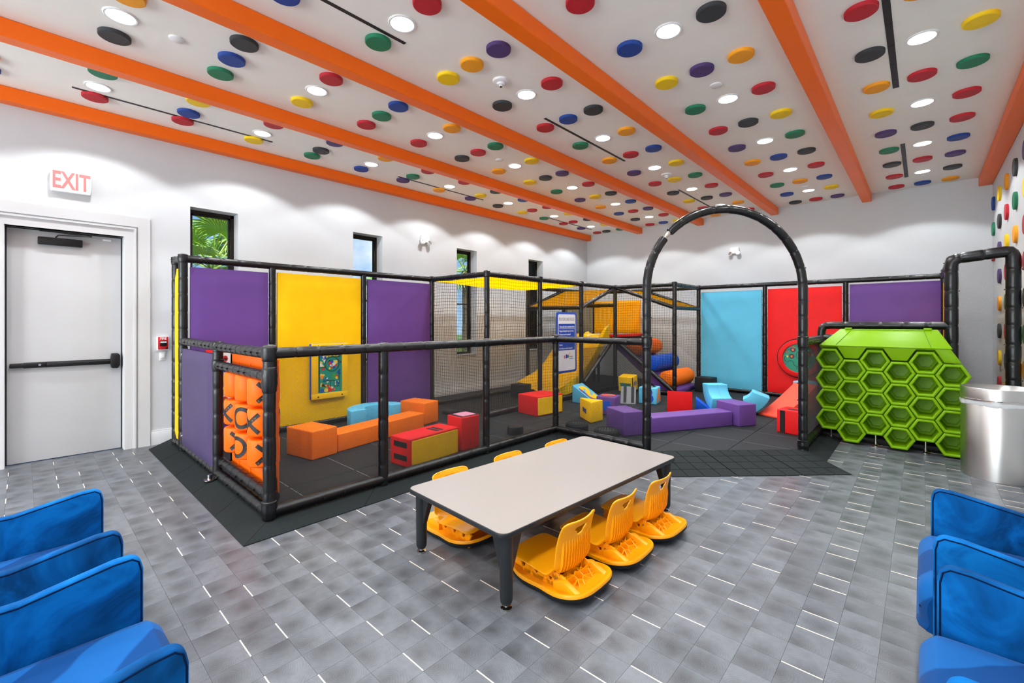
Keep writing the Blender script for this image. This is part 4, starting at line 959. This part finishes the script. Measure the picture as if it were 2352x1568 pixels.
# stepping boxes
b = soft_box('foam_step', 'red foam step with yellow side and black grip stripes', 'foam step', (-3.70, 2.56), 95, .68, .31, .285, 'red')
patch(b, 'side_panel', (.02, -.006, .015), (.66, .004, .265), 'yellow', .004)
for z in (.06, .19): patch(b, 'grip_strip', (-.004, .05, z), (.004, .25, z + .055), 'black')
for x in (.4, .46): patch(b, 'grip_strip', (x, .05, .282), (x + .04, .22, .288), 'black')
b = soft_box('foam_step', 'tall red foam block with pink top framed in black', 'foam step', (-3.78, 3.29), 88, .27, .26, .37, 'red')
patch(b, 'top_border', (.015, .015, .366), (.255, .245, .374), 'black'); patch(b, 'top_pad', (.05, .03, .37), (.24, .215, .379), 'pink')
b = soft_box('foam_step', 'red foam box with yellow end beside the slide foot', 'foam step', (-4.29, 5.24), 83, .56, .44, .3, 'red')
patch(b, 'side_panel', (.015, -.006, .015), (.545, .004, .275), 'yellow', .004)
b = soft_box('foam_step', 'red foam box with a black upright stripe inside the arch opening', 'foam step', (-1.125, 6.6), 80, .3, .29, .3, 'coral')
b.data.materials[0] = V['red']
patch(b, 'grip_strip', (-.004, .19, .01), (.004, .25, .29), 'black'); patch(b, 'grip_strip', (.08, .03, .297), (.14, .2, .303), 'black')
soft_box('foam_block', 'plain black foam cube against the light blue panel', 'foam block', (-3.12, 9.28), 86, .3, .34, .3, 'black')
soft_box('foam_block', 'black foam cube at the foot of the yellow slide', 'foam block', (-5.47, 6.28), 95, .26, .31, .25, 'black')
# arc bench
quarter('foam_arc', 'light blue half ring foam piece lying behind the orange beam', (-5.54, 3.33), 0, .42, .19, .26, 'lightblue', 90, 270, axis='z')
quarter('foam_arc', 'light blue quarter ring standing with its hollow seamed side to the room', (-2.44, 7.40), -45, .41, .21, .33, 'lightblue', 180, 255, z=ZB + .41)
sm = bpy.data.objects['foam_arc.001']; obj('centre_seam', MB().tube([(.213 * cos(radians(180 + 75 * k / 10)), .165, .213 * sin(radians(180 + 75 * k / 10))) for k in range(11)], .004, 5), V['grey'], sm)
quarter('foam_arc', 'light blue quarter ring standing with its round back to the red ramp', (-2.11, 7.50), 14, .45, .2, .3, 'lightblue', 286, 340, z=ZB + .435)
# triangular block and letter blocks
m = MB().prism([(0, 0), (.02, .29), (-.36, .25)], 'z', 0, .3); o = obj('foam_block', m, V['yellow'], None, bevel=.016, bseg=3); o.location = (-3.45, 5.41, ZB); tag(o, 'yellow three sided foam block with a navy patch behind the fence corner', 'foam block', 'foam play blocks')
ex = Vector((-.36, .25, 0)).normalized(); ny = Vector((-ex.y, ex.x, 0)) * -1
if ny.y > 0: ny = -ny
p = MB(); Mx = frame_xyz(Vector((-.36, .25, 0)) * .55 + ny * .002 + Vector((0, 0, .15)), -ex, (0, 0, 1))
p.prism([(-.06, -.028), (.07, -.045), (.06, .03), (.045, .015), (-.06, .035)], 'z', -.004, .004, M=Mx); obj('navy_patch', p, V['navy'], o, smooth=0)
b = soft_box('letter_block', 'light blue foam cube with a navy B and an orange A', 'letter block', (-3.38, 7.36), 101, .3, .31, .29, 'lightblue', 'letter blocks', bev=.02)
lettering('B', .33, V['blue'], frame_xyz((-.002, .155, .14), (0, -1, 0), (0, 0, 1)), b, extrude=.002, bold=.02, name='letter_patch')
lettering('A', .30, V['orange'], frame_xyz((.15, -.002, .14), (1, 0, 0), (0, 0, 1)), b, extrude=.002, bold=.014, name='letter_patch')
lettering('O', .27, V['black'], frame_xyz((.15, .155, .291), (0, -1, 0), (1, 0, 0)), b, extrude=.002, bold=.014, name='letter_patch')
b = soft_box('letter_block', 'purple foam cube with a red disc on top and a blue square', 'letter block', (-3.46, 6.09), 102, .3, .3, .28, 'purple', 'letter blocks', bev=.018)
obj('red_disc', MB().lathe([(0, .281), (.105, .281), (.11, .285), (0, .286)], 28, (.15, .15, 0)), V['coral'], b)
obj('inner_patch', MB().lathe([(0, .286), (.04, .286), (.042, .2885), (0, .289)], 16, (.17, .13, 0)), V['grey'], b); patch(b, 'blue_square', (-.003, .07, .07), (.004, .22, .22), 'blue')
b = soft_box('letter_block', 'tilted yellow foam cube with a green patch leaning behind the grey wedge', 'letter block', (-4.20, 8.1), 97, .28, .3, .3, 'yellow', 'letter blocks', z=ZB + .04, tilt=radians(-7), bev=.016)
p = MB().prism([(.05, .10), (.25, .10), (.265, .175), (.035, .175)], 'x', -.004, .004); obj('green_patch', p, V['green'], b, smooth=0)
patch(b, 'grey_patch', (.05, -.004, .12), (.2, .004, .2), 'grey'); patch(b, 'dark_seam', (-.004, -.004, .01), (.008, .01, .295), 'black')
b = wedge('letter_wedge', 'light blue foam wedge with a yellow and purple letter on its slope', 'letter block', (-4.60, 6.60), 4, .47, .36, .31, 'lightblue', .03, 'letter blocks')
Mw = frame_xyz((.235, .18, .171), Vector((0, -1, 0)), Vector((-.47, 0, .28)))
lettering('S', .46, V['yellow'], Mw, b, extrude=.003, bold=.022, name='letter_patch')
p = MB().prism([(.02, -.18), (.15, -.16), (.15, .14), (.08, .16), (.1, 0)], 'z', -.001, .002, M=Mw); obj('purple_patch', p, V['purple'], b, smooth=0)
b = wedge('foam_wedge', 'grey foam wedge with two dark stripes', 'foam block', (-3.76, 7.36), -64, .22, -.26, .28, 'grey', .012)
for y in (-.08, -.21):
    p = MB().prism([(.004, .272), (.203, .018), (.211, .024), (.012, .279)], 'y', y, y + .05); obj('dark_stripe', p, V['black'], b, smooth=0)
b = wedge('foam_wedge', 'red foam wedge standing with its square face to the arch', 'foam block', (-3.01, 6.95), 112, .36, -.37, .335, 'red', .012)
wedge('foam_wedge', 'small bright blue foam wedge between the red wedge and the light blue arc', 'foam block', (-2.70, 7.33), 20, .24, .24, .2, 'blue', .02)
# red ramp and block behind
n = 12; L, hh = .84, .43
top = [(L * k / n, hh * (k / n) ** 1.18 + .035) for k in range(n + 1)]
m = MB().prism([(0, 0), (L, 0)] + top[::-1], 'y', -.36, 0); o = obj('foam_ramp', m, V['coral'], None, smooth=40, bevel=.012, bseg=2)
o.location = (-1.87, 7.66, ZB); o.rotation_euler = (0, 0, radians(66)); tag(o, 'coral red foam ramp with a curved slope by the back panels', 'foam ramp', 'foam play blocks')
tb_ = soft_box('foam_block', 'tall light blue foam block behind the red ramp', 'foam block', (-1.16, 8.46), 70, .3, .46, .455, 'lightblue')
patch(tb_, 'navy_patch', (.02, -.004, .03), (.24, .004, .3), 'navy')
# stepping discs
def stepper(loc, r, h, lab, grooves=True):
    t = thing('stepping_disc', lab, 'stepping disc', (loc[0], loc[1], ZB), 0, 'black stepping discs')
    obj('body', MB().lathe([(0, 0), (r * .97, 0), (r, .012), (r, h - .02), (r * .95, h - .004), (r * .9, h), (0, h)], 30 if grooves else 8), V['black'], t, smooth=45)
    if grooves:
        m = MB()
        for q in range(-3, 4):
            x = q * r * .22; l = math.sqrt(max(0, (.78 * r) ** 2 - x * x)); M = Matrix.Rotation(.5, 4, 'Z'); m.box((x - .008, -l, h - .001), (x + .008, l, h + .006), M=M)
        obj('grip_rib', m, RUBR, t, smooth=0)
        obj('rim', MB().lathe([(r * .82, h - .001), (r * .84, h + .006), (r * .9, h + .005), (r * .93, h - .002)], 30), RUBR, t)
stepper((-3.36, 4.93), .15, .10, 'black grooved stepping disc in the fence corner behind the table'); stepper((-2.90, 4.90), .155, .10, 'black grooved stepping disc beside the plain purple cube'); stepper((-3.86, 4.27), .105, .105, 'small plain black stepping disc behind the front net', False)
o = obj('floor_pad', MB().box((-.1, -.09, 0), (.1, .09, .05)), V['black'], None, bevel=.008); o.location = (-5.42, 4.5, ZB); tag(o, 'flat black pad behind the far orange cube', 'pad')

# ------------------------------------------------------------------ low table and rocker chairs
TZ = .425; ta = radians(-3.4)
c1, c2 = atz(935, 1120, TZ - .012), atz(1165, 1229, TZ - .012)
tb = thing('activity_table', 'low rectangular table with pale speckled top and charcoal legs', 'table', (-1.945, 2.585, 0), ta)
hw_, hl = .455, .94
obj('table_top', MB().prism(rrect(hw_, hl, .05), 'z', TZ - .030, TZ - .001), CHAR, tb, bevel=.006, bseg=2)
obj('laminate', MB().prism(rrect(hw_ - .004, hl - .004, .048), 'z', TZ - .0012, TZ), LAMIN, tb, smooth=0)
for sx_ in (-1, 1):
    for sy in (-1, 1):
        x, y = sx_ * (hw_ - .055), sy * (hl - .075)
        lg = obj('leg', MB().lathe([(0, .03), (.024, .03), (.032, .045), (.034, .06), (.037, TZ - .032), (0, TZ - .032)], 18, (x, y, 0)), CHAR, tb)
        obj('glide', MB().lathe([(0, 0), (.026, 0), (.03, .006), (.03, .014), (.012, .018), (.012, .034), (0, .034)], 18, (x, y, 0)), CHROME, lg)
        m = MB()
        for ddx, ddy in ((-sx_, 0), (0, -sy)):
            w = .012; a = Vector((x, y, 0)); d = Vector((ddx, ddy, 0)); q = Vector((-ddy, ddx, 0)) * w
            vs = []
            for s in (1, -1): vs += [a + q * s + Vector((0, 0, TZ - .25)), a + q * s + d * .03 + Vector((0, 0, TZ - .25)), a + q * s + d * .11 + Vector((0, 0, TZ - .031)), a + q * s + Vector((0, 0, TZ - .031))]
            m.add(vs, [(0, 1, 2, 3), (7, 6, 5, 4), (0, 4, 5, 1), (1, 5, 6, 2), (2, 6, 7, 3), (3, 7, 4, 0)])
        obj('leg_bracket', m, CHAR, lg, smooth=0)
def solidify(o, th, sub=2):
    s = o.modifiers.new('s', 'SOLIDIFY'); s.thickness = th; s.offset = 0
    u = o.modifiers.new('u', 'SUBSURF'); u.levels = sub; u.render_levels = sub
    dg = bpy.context.evaluated_depsgraph_get(); me = bpy.data.meshes.new_from_object(o.evaluated_get(dg)); o.modifiers.clear(); old = o.data; o.data = me; bpy.data.meshes.remove(old)
    me.polygons.foreach_set('use_smooth', [True] * len(me.polygons))
def spl(pts, u):
    s = u * (len(pts) - 1); i = min(int(s), len(pts) - 2); f = s - i
    p0, p1, p2, p3 = pts[max(i - 1, 0)], pts[i], pts[i + 1], pts[min(i + 2, len(pts) - 1)]
    return tuple(.5 * (2 * b + (-a + c) * f + (2 * a - 5 * b + 4 * c - d) * f * f + (-a + 3 * b - 3 * c + d) * f ** 3) for a, b, c, d in zip(p0, p1, p2, p3))
SHELL = [(.235, .134), (.195, .143), (.08, .138), (-.04, .122), (-.112, .120), (-.147, .158), (-.156, .23), (-.168, .31), (-.188, .372), (-.205, .41)]
def shell_pt(u, v, off=0.0):
    y, z = spl(SHELL, v); e = .004; y1, z1 = spl(SHELL, max(0, v - e)); y2, z2 = spl(SHELL, min(1, v + e)); ty, tz = y2 - y1, z2 - z1; l = hypot(ty, tz) or 1
    ny, nz = -tz / l, ty / l                    # away from the sitter: below the seat, behind the back
    w = .176 * (1 - .12 * max(0, (v - .45) / .55) ** 2) * (1 - .35 * max(0, (.12 - v) / .12) ** 2) * (1 - .28 * max(0, (v - .93) / .07) ** 2) * (1 - .1 * math.exp(-((v - .45) / .06) ** 2))
    s = 2 * u - 1; cup = .028 * s * s * (1 if v > .4 else .35)
    return (s * w, y - ny * cup + ny * off, z - nz * cup * (1 if v > .4 else -1) + nz * off - .01 * (s * s) * max(0, (v - .9) / .1))
def rocker(label, loc, rz):
    t = thing('rocker_chair', label, 'floor chair', loc, rz, 'yellow floor rocker chairs')
    nu, nv = 12, 24
    sh = obj('seat_shell', MB().grid(lambda u, v: shell_pt(u, v), nu, nv, skip=lambda i, j: (j == 20 and 4 <= i <= 7) or (j == 19 and 5 <= i <= 6)), PLAST, t, smooth=0); solidify(sh, .011, 2)
    m = MB()
    for k in range(13):
        u = .12 + .76 * k / 12; vs = [.40 + .37 * q / 10 for q in range(11)]
        A = [Vector(shell_pt(u, v, .004)) for v in vs]; B = [Vector(shell_pt(u, v, .004 + .014 * min(1, (.79 - v) / .1, (v - .36) / .06))) for v in vs]
        for q in range(10):
            e = Vector((.003, 0, 0)); m.add([A[q] - e, A[q] + e, B[q] + e * .6, B[q] - e * .6, A[q + 1] - e, A[q + 1] + e, B[q + 1] + e * .6, B[q + 1] - e * .6], [(1, 5, 6, 2), (2, 6, 7, 3), (3, 7, 4, 0)])
    obj('back_rib', m, PLAST, t, smooth=40)
    # rocker base: waisted plate, curled up at both ends
    def edge(a):
        x = .215 * math.copysign(abs(cos(a)) ** .55, cos(a)); y = .275 * math.copysign(abs(sin(a)) ** .62, sin(a))
        return x * (1 - .10 * math.exp(-(y / .09) ** 2) + (.06 if y < 0 else -.1) * min(1, abs(y) / .275)), y - .035
    def zb_(x, y): return .025 + .42 * (y + .01) ** 2 + .25 * x * x
    na = 56; rings = [(1.0, .0), (1.0, .014), (.985, .022), (.93, .022), (.90, .014), (.55, .010), (.0, .010)]
    m = MB(); vs = []
    for f, dz in rings:
        for k in range(na):
            x, y = edge(2 * pi * k / na); x, y = x * f, (y + .035) * f - .035; vs.append((x, y, zb_(x, y) + dz))
    m.add(vs, [(i * na + k, i * na + (k + 1) % na, (i + 1) * na + (k + 1) % na, (i + 1) * na + k) for i in range(len(rings) - 1) for k in range(na)])
    obj('rocker_base', m, PLAST, t, smooth=45, merge=True)
    m = MB(); vs = []
    for f, dz in ((.0, -.010), (.5, -.018), (.97, -.020), (1.0, -.014), (1.004, .003), (.98, .006)):
        for k in range(na):
            x, y = edge(2 * pi * k / na); x, y = x * f, (y + .035) * f - .035; vs.append((x, y, max(.0015, zb_(x, y) + dz)))
    m.add(vs, [(i * na + k, (i + 1) * na + k, (i + 1) * na + (k + 1) % na, i * na + (k + 1) % na) for i in range(5) for k in range(na)])
    o = obj('rubber_rim', m, V['black'], t, smooth=45, merge=True); o['label'] = 'black rubber underside'
    # side walls with cut outs, carrying the seat
    for s in (-1, 1):
        m = MB(); x = s * .118
        def bar(a, b, w=.011, th=.008):
            a, b = Vector((0, *a)), Vector((0, *b)); d = (b - a).normalized(); q = Vector((0, -d.z, d.y)) * w
            pts = [(a + q), (a - q), (b - q), (b + q)]
            m.prism([(p.y, p.z) for p in pts], 'x', x - th, x + th)
        bar((.19, .112), (-.12, .098), .018); bar((.20, .042), (-.15, .038), .026); bar((.2, .115), (.155, .035), .026); bar((.09, .11), (.11, .035), .026); bar((.09, .11), (.04, .035), .014); bar((-.01, .10), (.02, .035), .026)
        bar((-.02, .10), (-.06, .035), .012); bar((-.11, .105), (-.095, .03), .034); bar((-.12, .10), (-.16, .09), .016)
        obj('side_wall', m, PLAST, t, bevel=.003, bseg=1)
        b = obj('bolt', MB().lathe([(0, .005), (.008, .004), (.009, 0)], 10), CHROME, t); b.location = (x + s * .008, -.10, .085); b.rotation_euler = (0, s * pi / 2, 0)
    # rear outrigger arms and the ribbed web between them
    for s in (-1, 1):
        m = MB(); x = s * .135
        m.prism([(-.10, .03), (-.10, .085), (-.15, .105), (-.17, .105), (-.27, .062), (-.285, .05), (-.285, .045), (-.2, .03)], 'x', x - .017, x + .017)
        obj('rear_arm', m, PLAST, t, bevel=.005, bseg=2)
    m = MB()
    def rib(a, b, h0=.03):
        a, b = Vector((*a, 0)), Vector((*b, 0)); d = (b - a).normalized(); q = Vector((-d.y, d.x, 0)) * .003
        z = lambda p: .09 - .45 * max(0, -.14 - p.y)
        m.add([a + q + Vector((0, 0, .035)), a - q + Vector((0, 0, .035)), b - q + Vector((0, 0, .035)), b + q + Vector((0, 0, .035)), a + q + Vector((0, 0, z(a))), a - q + Vector((0, 0, z(a))), b - q + Vector((0, 0, z(b))), b + q + Vector((0, 0, z(b)))],
              [(4, 5, 6, 7), (0, 1, 5, 4), (1, 2, 6, 5), (2, 3, 7, 6), (3, 0, 4, 7)])
    hub = (0, -.165); hexo = [(hub[0] + .032 * cos(pi / 3 * k + .5), hub[1] + .026 * sin(pi / 3 * k + .5)) for k in range(6)]
    for k in range(6): rib(hexo[k], hexo[(k + 1) % 6])
    for k, p in enumerate([(-.12, -.11), (-.12, -.15), (-.12, -.2), (-.08, -.235), (-.03, -.235), (.03, -.235), (.08, -.235), (.12, -.2), (.12, -.15), (.12, -.11), (.05, -.10), (-.05, -.10)]):
        rib(min(hexo, key=lambda h: (h[0] - p[0]) ** 2 + (h[1] - p[1]) ** 2), p)
    for a, b in (((-.12, -.13), (-.06, -.235)), ((.12, -.13), (.06, -.235)), ((-.12, -.18), (-.02, -.10)), ((.12, -.18), (.02, -.10)), ((-.12, -.11), (.12, -.11)), ((-.12, -.237), (.12, -.237))): rib(a, b)
    obj('rear_web', m, PLAST, t, smooth=0)
    return t
rk = rocker('yellow rocker chair nearest the camera on the open side of the low table', (-1.585, 2.10, 0), radians(90))
for lab, loc, rz in (('yellow rocker chair in the middle on the open side of the low table', (-1.555, 2.565, 0), 91), ('yellow rocker chair at the far end on the open side of the low table', (-1.525, 3.03, 0), 89),
                     ('yellow rocker chair seen under the table beside its near left leg', (-2.375, 2.10, 0), -93), ('yellow rocker chair in the middle on the fence side of the low table', (-2.34, 2.68, 0), -92), ('yellow rocker chair at the far end on the fence side of the low table', (-2.275, 3.25, 0), -92)):
    dup(rk, loc, radians(rz), lab)

# ------------------------------------------------------------------ blue velvet armchairs
def armchair(label, loc, rz):
    t = thing('armchair', label, 'armchair', loc, rz, 'blue velvet armchairs')
    for s in (-1, 1):
        prof = [(-.74, .13), (-.005, .13), (.0, .30), (.0, .62), (-.008, .658), (-.03, .674), (-.08, .672), (-.30, .63), (-.55, .63), (-.74, .70)]
        m = MB().prism(prof, 'x', s * .325 - .0225, s * .325 + .0225)
        a = obj('arm', m, VELVET, t, bevel=.013, bseg=3)
        for e in (-1, 1):
            x = s * .325 + e * .0205
            pts = [(x, y + (-.004 if y > -.02 else 0), z - .004) for y, z in [(-.003, .14), (-.003, .3), (-.003, .62), (-.010, .655), (-.032, .669), (-.08, .667), (-.30, .625), (-.55, .625)]]
            obj('piping', MB().tube(pts, .003, 6), PIPING, a)
    def cush(u, v):
        # seat: rounded box swept; u around the section in yz, v across x
        x = -.30 + .60 * v
        sec = [(-.62, .30), (-.62, .43), (-.58, .452), (-.3, .457), (-.03, .458), (.015, .448), (.042, .41), (.046, .36), (.04, .30), (.02, .26), (-.3, .25), (-.6, .26), (-.62, .30)]
        y, z = spl(sec, u); sd = min(v, 1 - v); r = max(0, 1 - sd / .09); z2 = z + (.012 * (1 - (2 * v - 1) ** 2) if z > .4 else 0) - (.03 * r * r if z > .35 else 0)
        r = r
        return (x, y - (.03 * r * r if y > -.02 else 0), z2)
    sg = MB().grid(cush, 48, 20); sg.f += [tuple(range(48)), tuple(20 * 49 + q for q in range(48))[::-1]]; sg.m += [0, 0]
    obj('seat', sg, VELVET2, t, smooth=60)
    m = MB().prism([(-.74, .13), (-.62, .13), (-.60, .46), (-.63, .83), (-.66, .86), (-.72, .85), (-.755, .5)], 'x', -.29, .29); obj('back', m, VELVET, t, bevel=.03, bseg=3)
    obj('seat_frame', MB().box((-.29, -.7, .13), (.29, -.01, .255)), VELVET, t, bevel=.012)
    for x in (-.3, .3):
        for y in (-.68, -.06): obj('leg', MB().lathe([(0, 0), (.014, 0), (.022, .13), (0, .13)], 14, (x, y, 0)), BLACKM, t)
    return t
ac = armchair('nearer blue velvet armchair at the lower left, facing the playground', (-1.7335, .29, 0), 0)
dup(ac, (-2.6775, .27, 0), 0, 'blue velvet armchair farther left, one seat away from the camera, facing the playground')
dup(ac, (.035, 1.79, 0), radians(90), 'nearer blue velvet armchair at the right wall side')
dup(ac, (.028, 2.725, 0), radians(90), 'farther blue velvet armchair at the right, in front of the steel bin')

# ------------------------------------------------------------------ lime honeycomb shoe cubby
HYP = 6.78; HR = .1455
t = thing('honeycomb_cubby', 'lime green plastic honeycomb shoe cubby with hexagonal cells and sloped lid', 'cubby shelf', (-.30, HYP, 0))
def hexp(cx_, cz, r): return [(cx_ + r * cos(pi / 3 * k), cz + r * sin(pi / 3 * k)) for k in range(6)]
cells = [(-.86 + .2195 * k, (1.03 if k % 2 == 0 else .905) - .25 * j) for k in range(6) for j in range(4)]
proto_cell = None
for cx_, cz in cells:
    m = MB(); loops = [(.1425, .004, 0), (.1425, -.010, 0), (.139, -.018, 0), (.132, -.022, 0), (.119, -.022, 0), (.112, -.018, 0), (.1075, -.008, 0), (.106, .01, 0), (.1, .25, 0), (.074, .262, 0), (.072, .285, 0), (.0, .29, 0)]
    vs = []
    for r, dy, _ in [(.1415, .30, 0)] + loops:
        vs += [(x, dy, z) for x, z in hexp(0, 0, r)]
    n = len(loops) + 1; m.add(vs, [(i * 6 + k, (i + 1) * 6 + k, (i + 1) * 6 + (k + 1) % 6, i * 6 + (k + 1) % 6) for i in range(n - 1) for k in range(6)])
    if proto_cell is None:
        proto_cell = obj('hex_cell', m, LIME, t, bevel=.0, smooth=38, merge=True); o = proto_cell
    else: o = proto_cell.copy(); COL.objects.link(o)
    o.location = (cx_ + .30, 0, cz)
m = MB(); a0, a1 = -.93 + .30, .265 + .30
zig = [(-.93, 1.195), (.215, 1.195), (.30, 1.045), (.165, 1.045)]
apr = [(-.935, 1.18), (-.78, 1.18), (-.705, 1.045), (-.575, 1.045), (-.497, 1.18), (-.345, 1.18), (-.266, 1.045), (-.136, 1.045), (-.058, 1.18), (.094, 1.18), (.17, 1.045), (.305, 1.045), (.21, 1.205), (-.93, 1.205)]
m.prism([(x + .30, z) for x, z in apr], 'y', -.02, .02); obj('apron', m, LIME, t, bevel=.005)
m = MB(); q = [(-.965, -.035, 1.195), (.235, -.035, 1.195), (.125, .26, 1.40), (-.78, .26, 1.40)]
vs = [(x + .30, y, z) for x, y, z in q] + [(x + .30, y + .01, z - .03) for x, y, z in q]
vs[6] = (q[2][0] + .30, .27, 1.1); vs[7] = (q[3][0] + .30, .27, 1.1); vs[4] = (q[0][0] + .3, .27, 1.1); vs[5] = (q[1][0] + .3, .27, 1.1)
m.add(q and vs, [(0, 1, 2, 3), (1, 5, 6, 2), (3, 7, 4, 0), (2, 6, 7, 3), (0, 4, 5, 1), (4, 7, 6, 5)]); ld = obj('lid', m, LIME, t, bevel=.008)
m = MB()
def lp(u, v): # point on the lid plane
    A, B, C_, D = [Vector((x + .30, y, z)) for x, y, z in q]; p = A.lerp(B, u).lerp(D.lerp(C_, u), v); return p + Vector((0, -.0008 * .57 / .82 - .001, .0015))
for pth in ([lp(.14, .04), lp(.14, .93), lp(.86, .93), lp(.86, .04)],): m.tube(pth, .0028, 5)
obj('lid_groove', m, mat('lime_groove', (66, 124, 8), .5), ld, smooth=0)
for u in (.1, .9): obj('lid_tab', MB().box(tuple(lp(u, .96) - Vector((.035, .01, .004))), tuple(lp(u, .96) + Vector((.035, .03, .02)))), LIME, ld, bevel=.004)
obj('back_shell', MB().prism([(-.84 + .3, .30), (.22 + .3, .12), (.22 + .3, 1.1), (-.84 + .3, 1.1)], 'y', .302, .34), LIME, t, bevel=.006)
for x in (-.42, .02, -.86):
    lg = obj('leg', MB().lathe([(.014, .0), (.014, .146)], 12, (x + .3, .13, .01)).lathe([(0, .0), (.045, 0), (.045, .01), (.02, .02), (.02, .05), (0, .05)], 14, (x + .3, .13, .0)), CHROME, t)
# steel bin
t = thing('trash_can', 'large brushed steel cylinder trash can with a clear liner by the disc wall', 'trash can', (.535, 6.32, 0))
R = .262
obj('body', MB().lathe([(0, .006), (R, .006), (R, .73), (R - .004, .735), (0, .735)], 64), STEEL, t, smooth=50)
obj('foot_ring', MB().lathe([(R - .01, 0), (R - .002, 0), (R - .002, .012)], 48), BLACKM, t)
lid = obj('collar', MB().lathe([(R - .005, .74), (R + .004, .742), (R + .004, .855), (R, .862), (R - .02, .86), (R - .06, .81), (.12, .74), (.12, .64)], 64), STEEL, t, smooth=50)
obj('rim_bead', MB().tube([((R + .009) * cos(2 * pi * k / 56), (R + .009) * sin(2 * pi * k / 56), .752) for k in range(56)], .006, 6, closed=True), CHROME, lid)
rd = random.Random(2); m = MB(); nb = 96; ph = [rd.uniform(0, 6) for _ in range(6)]
vs = []
for i, (f, z) in enumerate(((1.006, .742), (1.018, .73), (1.014, .71), (1.005, .698))):
    for k in range(nb):
        a = 2 * pi * k / nb; w = .002 * (sin(17 * a + ph[i]) + sin(31 * a + ph[i + 1])); vs.append(((R * f + w) * cos(a), (R * f + w) * sin(a), z + .006 * sin(5 * a + ph[i]) * (i > 1)))
m.add(vs, [(i * nb + (k + 1) % nb, i * nb + k, (i + 1) * nb + k, (i + 1) * nb + (k + 1) % nb) for i in range(3) for k in range(nb)]); o = obj('bag_liner', m, BAG, t, smooth=60); o['label'] = 'clear plastic liner folded over the rim'
